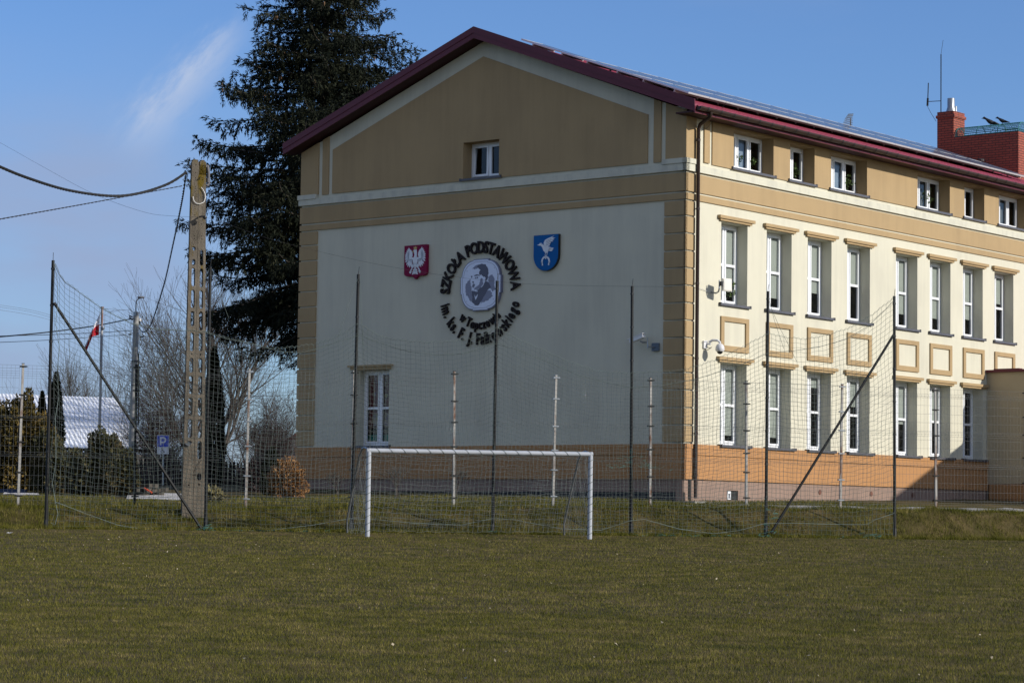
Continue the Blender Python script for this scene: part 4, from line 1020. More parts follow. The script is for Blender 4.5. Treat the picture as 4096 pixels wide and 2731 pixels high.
botl = [(107, 1222), (200, 1221), (300, 1221), (472, 1219), (620, 1222), (807, 1225), (970, 1228), (1131, 1231), (1290, 1229), (1449, 1231), (1600, 1233), (1759, 1235), (1900, 1238), (2054, 1239)]
TA = np.array([onb(x*K, y*K, NB) for x, y in topl]); BA = np.array([onb(x*K, y*K, NB) for x, y in botl])
ropl = [(470, 763), (520, 778), (580, 790), (640, 806), (686, 811), (730, 801), (780, 783), (826, 770), (880, 790), (940, 808), (1000, 815), (1060, 813), (1135, 790), (1180, 800), (1250, 828), (1330, 862), (1400, 880), (1450, 890), (1520, 885), (1600, 870), (1690, 842), (1762, 812), (1820, 806), (1880, 797), (1940, 780), (1990, 752), (2030, 715), (2053, 690)]
def ball_net():
    net = thing('ball_net', fab(10, NB, 1.3), 'long sagging green grey ball net hung between the dark poles', 'net')
    a0, a1 = TA[0, 0]+.03, TA[-1, 0]-.03
    nc, nr = 182, 46
    aa = np.linspace(a0, a1, nc); zt = np.interp(aa, TA[:, 0], TA[:, 1]); zb = np.interp(aa, BA[:, 0], BA[:, 1])+.01
    jj = np.linspace(0, 1, nr)
    G = np.zeros((nr, nc, 3))
    pa_ = np.array([onb((t[0]+b[0])/2*K, 900*K, NB)[0] for t, b in pol])
    dist = np.min(np.abs(aa[:, None]-pa_[None]), axis=1)                # distance from the nearest pole
    for j, t in enumerate(jj):
        z = zb+(zt-zb)*t
        sag = -.10*np.sin(math.pi*t)*np.clip(dist/1.6, 0, 1)
        wav = .035*np.sin(aa*5.1+t*9)*np.sin(t*7+aa*1.3)
        bb = NB-.06-.30*np.sin(math.pi*t)*np.clip(dist/1.4, 0, 1)*(.5+.4*np.sin(aa*.9+1.0))+wav
        ax = aa+.03*np.sin(t*16+aa*2.1)*np.sin(t*math.pi)+.05*np.sin(t*3.1+aa*.7)*np.sin(t*math.pi)
        x = FO[0]+ax*FA[0]+bb*FB[0]; y = FO[1]+ax*FA[1]+bb*FB[1]
        G[j, :, 0] = x; G[j, :, 1] = y; G[j, :, 2] = z+sag+.012*np.sin(aa*17+t*40)
    P = np.concatenate([G[:-1].reshape(-1, 3), G[:, :-1].reshape(-1, 3)]); Q = np.concatenate([G[1:].reshape(-1, 3), G[:, 1:].reshape(-1, 3)])
    v, f = npsegs(P, Q, .0033, 3); npmesh('netting', v, f, twine, net)
    # scalloped free edge
    b = MB(); pts = []
    for i in range(nc-1):
        p, q = G[-1, i], G[-1, i+1]
        pts += [tuple(p), (p[0]*.5+q[0]*.5, p[1]*.5+q[1]*.5, (p[2]+q[2])/2+.035)]
    b.tube(pts+[tuple(G[-1, -1])], .0042, 3, False); b.build('edge_loop', twine, net)
    b = MB(); b.tube([fab(*(lambda q: (q[0], NB-.07, q[1]))(onb(x*K, y*K, NB-.07))) for x, y in topl[:11]+ropl[1:]], .0060, 5, False); b.build('head_rope', twine, net)
    low = [(127, 1152), (200, 1180), (270, 1205), (330, 1215), (472, 1217), (610, 1218), (720, 1205), (805, 1190), (870, 1193), (950, 1201), (1060, 1205), (1131, 1190), (1180, 1193), (1290, 1214), (1380, 1217), (1449, 1195), (1480, 1192), (1560, 1214), (1640, 1225), (1700, 1217), (1759, 1201), (1830, 1201), (1900, 1203), (1990, 1204), (2010, 1193), (2054, 1178)]
    b = MB(); b.tube([fab(*(lambda q: (q[0], NB-.14, q[1]))(onb(x*K, y*K, NB-.14))) for x, y in low], .0050, 5, False)
    side = [(124, 605), (131, 640), (133, 690), (128, 745), (137, 800), (130, 860), (135, 910), (127, 960), (128, 1010), (128, 1060), (120, 1110), (127, 1150), (133, 1180), (126, 1205), (117, 1200)]
    b.tube([fab(*(lambda q: (q[0], NB-.1, q[1]))(onb(x*K, y*K, NB-.1))) for x, y in side], .0055, 4, False)
    b.build('side_rope', ropem, net)
    # gathered teal tangles at the foot of the net
    b = MB(); r2 = random.Random(5)
    for c, n, sx, sz in ((472, 26, 16, 5), (560, 24, 80, 2), (700, 18, 60, 2), (1134, 10, 14, 5), (1500, 14, 50, 2), (1600, 20, 80, 2), (1757, 12, 12, 4), (1998, 22, 22, 9), (1900, 16, 90, 2), (1770, 14, 14, 40)):
        for _ in range(n):
            yb = np.interp(c, [p[0] for p in botl], [p[1] for p in botl])
            pts = []
            x0, z0 = c+r2.uniform(-sx, sx), yb-abs(r2.gauss(0, sz))
            for k in range(4): pts.append((x0+r2.uniform(-9, 9), z0+r2.uniform(-3, 2)))
            b.tube([fab(*(lambda q: (q[0], NB-.15+r2.uniform(-.05, .05), q[1]))(onb(x*K, min(y, yb)*K, NB-.15))) for x, y in pts], .0042, 3, False)
    for c in ((1450, 1060, 60, 20),):
        for _ in range(34):
            x0 = c[0]+r2.gauss(0, c[2]*.6); y0 = c[1]+8-abs(r2.gauss(0, 1))*c[3]*math.exp(-abs(x0-c[0])/35.0)+abs(x0-c[0])*.12
            b.tube([fab(*(lambda q: (q[0], NB-.08, q[1]))(onb((x0+r2.uniform(-10, 10))*K, (y0+r2.uniform(-5, 5))*K, NB-.08))) for _k in range(4)], .0026, 3, False)
    b.build('rope_net', tealrope, net)
    # guy lines from pole tops
    b = MB()
    for (x0, y0), (x1, y1) in (((480, 618), (440, 740)), ((487, 618), (525, 730)), ((822, 640), (778, 770)), ((827, 640), (838, 850)), ((1767, 690), (1800, 800)), ((1768, 700), (1830, 830))):
        b.tube([fab(*(lambda q: (q[0], NB-.05, q[1]))(onb(x*K, y*K, NB-.05))) for x, y in ((x0, y0), ((x0*.6+x1*.4)-2, y0*.6+y1*.4), (x1, y1))], .004, 4, False)
    b.build('guy_line', twine, net)
ball_net()

# ================================================================== GOAL
GB = -4.1
def goal():
    aL, aR = 6.863, 11.922; zt = 3.075; zb = 1.2
    root = thing('football_goal', fab((aL+aR)/2, GB, 1.22), 'white football goal with net standing at the foot of the bank', 'goal')
    def gp_(a, b_, z): return fab(a, b_, z)
    for a, z0 in ((aL, zt-.0), (aR, zt+.03)):
        b = MB(); b.tube([gp_(a, GB, 1.0), gp_(a, GB, z0+.045)], .052, 16); b.build('goalpost', whitepaint, root, smooth=True)
    b = MB(); p, r_ = mod(gp_(aL-.045, GB, zt), gp_(aR+.045, GB, zt+.03), .052, .052, 4); b.tube(p, r_, 16); b.build('crossbar', whitepaint, root, smooth=True)
    # rope wound along the frame
    b = MB()
    def helix(p0, p1, n, rad):
        p0, p1 = Vector(p0), Vector(p1); d = (p1-p0).normalized(); a = d.orthogonal().normalized(); c = d.cross(a)
        return [tuple(p0.lerp(p1, k/(n*10))+(a*math.cos(k*.628)+c*math.sin(k*.628))*rad) for k in range(n*10+1)]
    b.tube(helix(gp_(aL, GB, 1.25), gp_(aL, GB, zt-.06), 11, .055), .006, 4, False); b.tube(helix(gp_(aR, GB, 1.25), gp_(aR, GB, zt-.06), 11, .055), .006, 4, False); b.tube(helix(gp_(aL+.1, GB, zt), gp_(aR-.1, GB, zt+.03), 17, .055), .006, 4, False)
    b.build('wound_rope', twine, root)
    rb = GB+1.62
    for a, z0, zg in ((aL, zt, 1.33), (aR, zt+.03, 1.31)):
        b = MB(); b.tube([gp_(a, GB, z0+.02), gp_(a+.0, GB+.35, z0+.075), gp_(a, GB+.55, z0+.05), gp_(a-.02, GB+.72, z0-.1), gp_(a-.03, GB+1.0, z0-.55), gp_(a-.06, rb-.08, zg+.25), gp_(a-.03, rb, zg-.1)], .024, 8); b.build('rear_support', galv, root, smooth=True)
    # goal net: roof, back, sides as one mesh
    nu = 46
    prof = [(GB+.03, zt-.03), (GB+.30, zt-.02), (GB+.58, zt-.08), (GB+.80, zt-.30), (GB+.98, zt-.62), (GB+1.15, zt-.95), (GB+1.32, zt-1.28), (GB+1.46, zt-1.55), (GB+1.55, zt-1.72)]
    dense = []
    for (b0_, z0), (b1_, z1) in zip(prof[:-1], prof[1:]):
        n = max(1, int(math.hypot(b1_-b0_, z1-z0)/.11))
        for k in range(n): dense.append((b0_+(b1_-b0_)*k/n, z0+(z1-z0)*k/n))
    dense.append(prof[-1])
    G = np.zeros((len(dense), nu, 3))
    for j, (bb, z) in enumerate(dense):
        for i in range(nu):
            u = i/(nu-1); a = aL+(aR-aL)*u
            G[j, i] = gp_(a+.015*math.sin(j*.9+i*.4), bb+.07*math.sin(u*9+j*.3)*math.sin(math.pi*u), z-.12*math.sin(math.pi*u)*math.sin(math.pi*j/len(dense))+.03*u+.015*math.sin(i*1.7+j))
    P = [G[:-1].reshape(-1, 3), G[:, :-1].reshape(-1, 3)]; Q = [G[1:].reshape(-1, 3), G[:, 1:].reshape(-1, 3)]
    for a, s_ in ((aL, 0), (aR, 1)):
        zs = np.linspace(zt-.05, 1.3, 17)
        S = np.zeros((17, 13, 3))
        for j, z in enumerate(zs):
            bm = np.interp(-z, [-p[1] for p in prof], [p[0] for p in prof])
            for i in range(13):
                t = i/12; S[j, i] = gp_(a-.03*t+.02*math.sin(j+i), GB+(bm-GB)*t, z+.02*math.sin(i*2+j))
        P += [S[:-1].reshape(-1, 3), S[:, :-1].reshape(-1, 3)]; Q += [S[1:].reshape(-1, 3), S[:, 1:].reshape(-1, 3)]
    v, f = npsegs(np.concatenate(P), np.concatenate(Q), .0024, 3); npmesh('goal_net', v, f, twinew, root)
goal()

# ================================================================== SLOTTED CONCRETE POWER POLE
def power_pole():
    bb = -1.0
    aB0, zB = onb(416*K, 1192*K, bb); aB1, _ = onb(468*K, 1192*K, bb); aT0, zT = onb(440*K, 368*K, bb); aT1, _ = onb(472*K, 368*K, bb)
    root = thing('power_pole', fab((aB0+aB1)/2, bb, zB), 'old twin concrete power pole with slots and yellow lichen', 'utility pole')
    zpx = lambda y: onb(775, y, bb)[1]
    def edge(f, z):                     # f 0..1 across the pole width at height z
        t = (z-zB)/(zT-zB); l = aB0+(aT0-aB0)*t; r_ = aB1+(aT1-aB1)*t; return l+(r_-l)*f
    slotsL = [(988, 1003), (1038, 1062), (1073, 1146), (1160, 1232), (1246, 1305), (1331, 1405), (1413, 1419), (1433, 1490), (1504, 1575), (1590, 1662), (1676, 1750), (1763, 1776), (1936, 1942)]
    slotsR = [(1000, 1062), (1074, 1149), (1161, 1234), (1246, 1321), (1331, 1405), (1414, 1421), (1433, 1490), (1504, 1577), (1590, 1664), (1676, 1751), (1763, 1835), (1893, 1919), (1933, 1941)]
    small = [(660, 664), (690, 694), (711, 714), (718, 721), (748, 751), (755, 758), (766, 769), (786, 789), (793, 796), (827, 830), (836, 839), (860, 863), (895, 898), (943, 946), (955, 958)]
    for f0, f1, slots, ztop in ((0.0, .492, slotsL, zpx(640)), (.508, 1.0, slotsR, zpx(640))):
        b = MB()
        mid_ = (f0+f1)/2+(.03 if f0 == 0 else .0)
        cuts = [(zpx(y1), zpx(y0), .105 if y1-y0 > 12 else .035) for y0, y1 in slots]+[(zpx(y1), zpx(y0), .03) for y0, y1 in small]
        cuts.sort(); zs = [zB-.4]
        o0, o1 = bb-.07, bb+.07
        def cell(fa, fb, z0, z1):
            p = [fab(edge(fa, z0), o0, z0), fab(edge(fb, z0), o0, z0), fab(edge(fb, z0), o1, z0), fab(edge(fa, z0), o1, z0), fab(edge(fa, z1), o0, z1), fab(edge(fb, z1), o0, z1), fab(edge(fb, z1), o1, z1), fab(edge(fa, z1), o1, z1)]
            i = len(b.v); b.v += p
            for q in ((0, 3, 2, 1), (4, 5, 6, 7), (0, 1, 5, 4), (1, 2, 6, 5), (2, 3, 7, 6), (3, 0, 4, 7)): b.f.append(tuple(i+k for k in q)); b.mi.append(0)
        zc = zB-.4
        for z0, z1, hw in cuts:
            if z0 <= zc: continue
            cell(f0, f1, zc, z0)
            e = min(.03, (z1-z0)*.25)                       # slot with chamfered ends
            for s_ in (0, 1):
                fo = f0 if s_ == 0 else f1; fi = mid_-hw if s_ == 0 else mid_+hw; fh = mid_-hw*.45 if s_ == 0 else mid_+hw*.45
                for za, zb_, fa, fb in ((z0, z0+e, fh, fi), (z0+e, z1-e, fi, fi), (z1-e, z1, fi, fh)):
                    p = []
                    for o in (o0, o1):
                        p += [fab(edge(fo, za), o, za), fab(edge(fa, za), o, za), fab(edge(fb, zb_), o, zb_), fab(edge(fo, zb_), o, zb_)]
                    i = len(b.v); b.v += p
                    for q in ((0, 1, 2, 3), (4, 7, 6, 5), (0, 4, 5, 1), (1, 5, 6, 2), (2, 6, 7, 3), (3, 7, 4, 0)): b.f.append(tuple(i+k for k in q)); b.mi.append(0)
            zc = z1
        if f0 == 0:
            cell(f0, f1, zc, ztop-.05); cell(f0+.06, f1-.05, ztop-.05, ztop)
        else:
            cell(f0, f1, zc, zpx(700)); cell(f0+.08, f1-.03, zpx(700), zpx(668)); cell(f0+.2, f1-.05, zpx(668), zpx(660)); cell(f0+.05, f1, zpx(660), zpx(646)); cell(f0+.15, f1-.1, zpx(646), ztop)
        b.build('pole_half', concrete, root)
    q = lambda x, y, o=-.10: fab(*(lambda r_: (r_[0], bb+o, r_[1]))(onb(x, y, bb+o)))
    b = MB(); b.tube([q(822, 668, 0), q(826, 662, 0), q(831, 664, 0), q(834, 690, 0), q(835, 735, 0), q(830, 744, 0), q(824, 740, 0)], .035, 8); b.lathe([(.045, -.05), (.045, .05)], q(832, 722, 0), 10); b.build('sleeve_tube', mat('grey_plastic_tube', (.09, .09, .10), .5), root, smooth=True)
    b = MB(); b.tube([q(805, 750), q(812, 758), q(820, 775), q(822, 790), q(816, 808), q(800, 816), q(785, 814), q(775, 803), q(772, 786)], .008, 6); b.build('white_cable_loop', mat('white_cable', (.75, .75, .72), .5), root, smooth=True)
    b = MB()
    for y in (672, 742): b.tube([q(766, y, 0), q(757, y, -.05), q(750, y-3, -.05), q(746, y-1, -.05), q(747, y+5, -.05), q(752, y+3, -.05)], .012, 5)
    b.build('hook', black, root)
    b = MB(); b.tube([q(798, 868), q(806, 866, -.25), q(818, 869, -.25), q(826, 870, -.25)], .02, 6); b.lathe([(.035, -.04), (.045, 0), (.035, .04)], q(820, 870, -.25), 10); b.build('insulator', black, root)
    b = MB(); b.tube([q(800, 716), q(792, 720), q(804, 706), q(805, 716)], .006, 4)
    for x0, y0, x1, y1 in ((790, 1860, 805, 1838), (780, 1885, 790, 1860), (772, 1898, 800, 1900), (790, 1338, 812, 1341), (795, 1334, 815, 1337)): b.tube([q(x0, y0), q((x0+x1)/2+3, (y0+y1)/2-3), q(x1, y1)], .005, 4)
    b.build('wire_thread', cable, root)
    b = MB()
    for k in range(10): b.tube([q(748+random.uniform(-6, 14), 1776+random.uniform(-3, 8)), q(752+random.uniform(-6, 14), 1776+random.uniform(-3, 8))], .02, 5)
    b.build('foil_scrap', galv, root)
power_pole()
def cable_thing(name, label, pts, r, mt, twist=0, cat='cable', group=None):
    P = [Vector(at(x, y, Y)) for x, y, Y in pts]
    # smooth by Catmull-Rom
    out_ = []
    for i in range(len(P)-1):
        p0, p1, p2, p3 = P[max(i-1, 0)], P[i], P[i+1], P[min(i+2, len(P)-1)]
        for k in range(8):
            t = k/8; out_.append(.5*((2*p1)+(p2-p0)*t+(2*p0-5*p1+4*p2-p3)*t*t+(3*p1-p0-3*p2+p3)*t**3))
    out_.append(P[-1])
    b = MB()
    if twist:
        pts2 = []; acc = 0; fine = []
        for i in range(len(out_)-1):
            n = max(1, int((out_[i+1]-out_[i]).length/.05))
            for k in range(n): fine.append(out_[i].lerp(out_[i+1], k/n))
        fine.append(out_[-1])
        for st in range(twist):
            pt = []
            for i, p in enumerate(fine):
                d = (fine[min(i+1, len(fine)-1)]-fine[max(i-1, 0)]).normalized(); a = d.orthogonal().normalized() if abs(d.z) > .9 else d.cross(Vector((0, 0, 1))).normalized(); c = d.cross(a)
                an = i*.05*2*math.pi/.55+st*2*math.pi/twist; pt.append(tuple(p+(a*math.cos(an)+c*math.sin(an))*r*.6))
            b.tube(pt, r*.55, 5, False)
    else: b.tube([tuple(p) for p in out_], r, 5, False)
    o = b.build(name, mt); tag(o, label, cat, group); return o
YP = float(fab(3.6, -1.0, 0)[1])
cable_thing('power_cable', 'thick twisted black cable sagging from the concrete pole to the left', [(-120, 612, 46), (0, 668, 47.5), (115, 714, 49), (268, 760, 51), (440, 784, 52.8), (555, 774, 53.8), (670, 737, 54.8), (745, 690, YP-.1)], .028, cable, 4)
cable_thing('power_cable', 'thin straight twisted cable rising from the left frame edge to the concrete pole', [(-100, 897, 40), (0, 877, 42), (330, 818, 48), (600, 768, 53), (728, 744, YP-.15)], .011, cable, 2)
cable_thing('power_cable', 'hairline grey wire crossing behind the thick cable and running on to the school', [(-80, 530, 70), (0, 571, 68), (180, 672, 64), (373, 775, 60), (574, 848, 57), (700, 865, 56), (815, 870, YP-.2), (900, 893, 57.5), (1150, 975, 60), (1617, 1077, 63.6), (2100, 1135, 66.5), (2690, 1147, 66.2)], .0028, cable)
cable_thing('power_cable', 'dark cable dropping from the concrete pole down to the lamp pole', [(744, 692, YP-.1), (727, 806, 58), (690, 985, 66), (655, 1140, 75), (612, 1275, 86), (590, 1318, 90), (571, 1328, 93), (556, 1310, 94.6)], .022, cable, 2)
YL = 95.0
cable_thing('power_cable', 'dark doubled cable running from the lamp pole top towards the left edge', [(-60, 1350, 78), (0, 1347, 80), (205, 1327, 85), (380, 1303, 90), (505, 1279, 93.5), (533, 1274, YL)], .022, cable)
cable_thing('power_cable', 'thin cable just under the doubled one, left of the lamp pole', [(-60, 1345, 78), (0, 1344, 80), (210, 1338, 85), (400, 1330, 91), (530, 1321, YL)], .012, cable)
cable_thing('power_cable', 'lowest thin cable left of the lamp pole', [(-60, 1371, 78), (0, 1369, 80), (210, 1359, 86), (503, 1339, 94.5)], .010, cable)
for i, (y0, y1) in enumerate(((1220, 1300), (1228, 1312), (1240, 1318))):
    cable_thing('distant_wire', ('faint uppermost far wire left of the flag', 'faint middle far wire left of the flag', 'faint lowest far wire left of the flag')[i], [(-60, y0-8, 170), (0, y0, 170), (150, y0+26, 172), (330, y1, 175)], .009, greycable, 0, 'wire', 'faint far wires at the left')
cable_thing('power_cable', 'thin line leaving the lamp pole to the right behind the bare tree', [(558, 1278, YL), (610, 1282, 97), (760, 1300, 102), (1000, 1330, 110)], .008, greycable)

# ================================================================== STREET LAMP
def street_lamp():
    tp = at(545, 1250, YL); bs = at(524, 1990, YL); gzb = float(gz(bs[0], bs[1]))
    root = thing('street_lamp', (bs[0], bs[1], gzb), 'round grey concrete lamp pole with a small lamp on a bent bracket', 'street lamp')
    b = MB(); b.tube([(bs[0], bs[1], gzb-.2), (tp[0], tp[1], tp[2])], [.165, .105], 16); b.build('pole', polegrey, root, smooth=True)
    b = MB(); b.lathe([(.115, -.12), (.115, .02), (.02, .03)], tp, 14); b.build('cap_ring', galv, root)
    q = lambda x, y: tuple(at(x, y, YL))
    b = MB(); b.tube([q(543, 1250), q(544, 1215), q(546, 1203), q(552, 1196), q(563, 1190)], .027, 8); b.build('bracket', galv, root, smooth=True)
    b = MB()
    c = Vector(q(564, 1189)); prof = [(-.14, .02), (-.11, .05), (0, .055), (.10, .045), (.135, .02)]
    rows = [[(c.x+x, c.y+r_*math.cos(t)*1.4, c.z+r_*math.sin(t)*.75) for t in np.linspace(0, 6.283, 9)[:8]] for x, r_ in prof]; b.grid(rows, True); b.face(rows[0][::-1]); b.face(rows[-1]); b.build('lamp_head', mat('grey_lamp', (.16, .16, .17), .5), root, smooth=True)
    b = MB(); b.tube([q(530, 1268), q(516, 1262), q(520, 1272), q(531, 1278)], .03, 5); b.tube([q(550, 1285), q(560, 1290), q(557, 1298)], .035, 5); b.tube([q(526, 1338), q(514, 1337)], .03, 5); b.tube([q(560, 1347), q(573, 1348), q(574, 1340)], .03, 5); b.build('clamp', black, root)
    b = MB(); b.lathe([(.04, -.06), (.055, -.03), (.04, 0), (.055, .03), (.03, .06)], q(560, 1279), 10); b.build('insulator', whitecam, root)
    b = MB(); b.tube([q(553, 1412), q(549, 1415), q(541, 1435)], .02, 5); b.tube([q(554, 1412), q(554, 1470), q(553, 1700)], .03, 6)
    for y in (1445, 1541): b.lathe([(.15, -.012), (.15, .012)], q(539, y), 12)
    b.build('conduit', steel, root)
street_lamp()

# ================================================================== FLAGPOLE AND FLAG
YF = 84.0
fb_ = at(393, 1990, YF); ft_ = at(409, 1230, YF)
fp = thing('flagpole', (fb_[0], fb_[1], float(gz(fb_[0], fb_[1]))), 'thin pale flagpole with a rusty red top', 'flagpole')
b = MB(); mt_ = Vector(fb_).lerp(Vector(ft_), .9); b.tube([(fb_[0], fb_[1], fb_[2]-.6), tuple(mt_)], .045, 8); b.build('pole', mat('pale_grey_paint', (.34, .34, .36), .5), fp, smooth=True)
b = MB(); b.tube([tuple(mt_), ft_], .04, 8); b.lathe([(.055, -.02), (.055, .03)], ft_, 8); b.build('red_top', mat('rust_red_paint', (.12, .025, .02), .6, col2=(.3, .28, .27)), fp)
b = MB(); b.lathe([(.04, -.05), (.05, 0), (.04, .05)], at(413, 1312, YF-.05), 8); b.build('cleat', galv, fp)
b = MB(); b.tube([at(404, 1245, YF), at(402, 1260, YF)], .006, 3); b.tube([at(407, 1235, YF-.05), at(403, 1350, YF-.05), at(400, 1520, YF-.05)], .005, 3); b.build('halyard', cable, fp)
def flag():
    z1 = [(401, 1250), (397, 1298), (396, 1340)]          # hoist edge, top to bottom
    mid_ = [(374, 1308), (372, 1318), (369, 1346)]
    mid2 = [(352, 1355), (350, 1372), (348, 1400)]
    end = [(330, 1401), (333, 1396), (345, 1402)]
    def P(q, d): return at(q[0], q[1], YF-.04+d)
    cols = [z1, [(388, 1278), (386, 1300), (385, 1342)], mid_, [(362, 1330), (360, 1345), (360, 1370)], mid2, [(339, 1385), (341, 1392), (346, 1403)], end]
    b = MB()
    dd = [0, .07, -.06, .06, -.05, .05, 0]
    for c in range(len(cols)-1):
        for k in range(2):
            b.cur = k if not (c >= 4 and k == 0) else 0
            a_, b_ = cols[c], cols[c+1]
            for s_ in range(2):
                t0, t1 = s_/2, (s_+1)/2
                mix = lambda q, t: (q[k][0]*(1-t)+q[k+1][0]*t, q[k][1]*(1-t)+q[k+1][1]*t)
                b.face((P(mix(a_, t0), dd[c]+.03*s_), P(mix(b_, t0), dd[c+1]-.03*s_), P(mix(b_, t1), dd[c+1]+.03*(1-s_)), P(mix(a_, t1), dd[c]-.03*(1-s_))))
    o = b.build('flag', [flagwhite, flagred], None, tuple(at(401, 1250, YF))); tag(o, 'limp white over red flag hanging from the pale flagpole', 'flag')
    sd_ = o.modifiers.new('thickness', 'SOLIDIFY'); sd_.thickness = .004
flag()

# ================================================================== PARKING SIGN
def parking_sign():
    Y = 80.0; d = at(652, 1940, Y); g = float(gz(d[0], d[1]))
    root = thing('parking_sign', (d[0], d[1], g), 'blue parking sign above a white wheelchair plate on a thin post', 'sign')
    b = MB(); t = at(653, 1741, Y+.03); b.tube([(d[0], d[1]+.03, g-.3), (t[0], t[1], t[2])], .027, 8); b.build('post', galv, root)
    def SQ(x, y, o): p = at(x, y, Y); return (p[0], p[1]-o, p[2])
    def quad(x0, y0, x1, y1): return [(x0, y1), (x1, y1), (x1, y0), (x0, y0)]
    b = MB(); b.prism(quad(628, 1740, 677, 1788), SQ, .012, .0); b.build('edge_plate', signwhite, root)
    b = MB(); b.prism(quad(630, 1742, 675, 1786), SQ, .016, .013); b.build('blue_plate', signblue, root)
    b = MB(); b.prism(quad(640, 1747, 646, 1780), SQ, .020, .017)
    arc_ = [(646, 1747), (656, 1747), (662, 1750), (665, 1757), (665, 1762), (662, 1768), (656, 1771), (646, 1771), (646, 1765.5), (655, 1765.5), (658.5, 1763), (659, 1759.5), (658.5, 1755), (655, 1752.5), (646, 1752.5)]
    b.prism(arc_, SQ, .020, .017); b.build('letter', signwhite, root)
    b = MB(); b.prism(quad(628, 1789, 675, 1815), SQ, .012, .0); b.build('lower_plate', signwhite, root)
    b = MB(); b.prism([(648+2*math.cos(t), 1792+2*math.sin(t)) for t in np.linspace(0, 6.28, 9)[:8]], SQ, .016, .013)
    for p in ([(647, 1795), (650, 1795), (650.5, 1801), (656, 1801), (656, 1803), (648, 1803)], [(654.5, 1802.5), (656.5, 1802.5), (660, 1809), (658, 1810)]): b.prism(p, SQ, .016, .013)
    ringo = [(650+7*math.cos(t), 1804.5+6.5*math.sin(t)) for t in np.linspace(-.2, 4.0, 12)]; ringi = [(650+5*math.cos(t), 1804.5+4.7*math.sin(t)) for t in np.linspace(4.0, -.2, 12)]
    for i in range(11): b.prism([ringo[i], ringo[i+1], ringi[10-i], ringi[11-i]], SQ, .016, .013)
    b.build('wheelchair_symbol', signblack, root)
parking_sign()

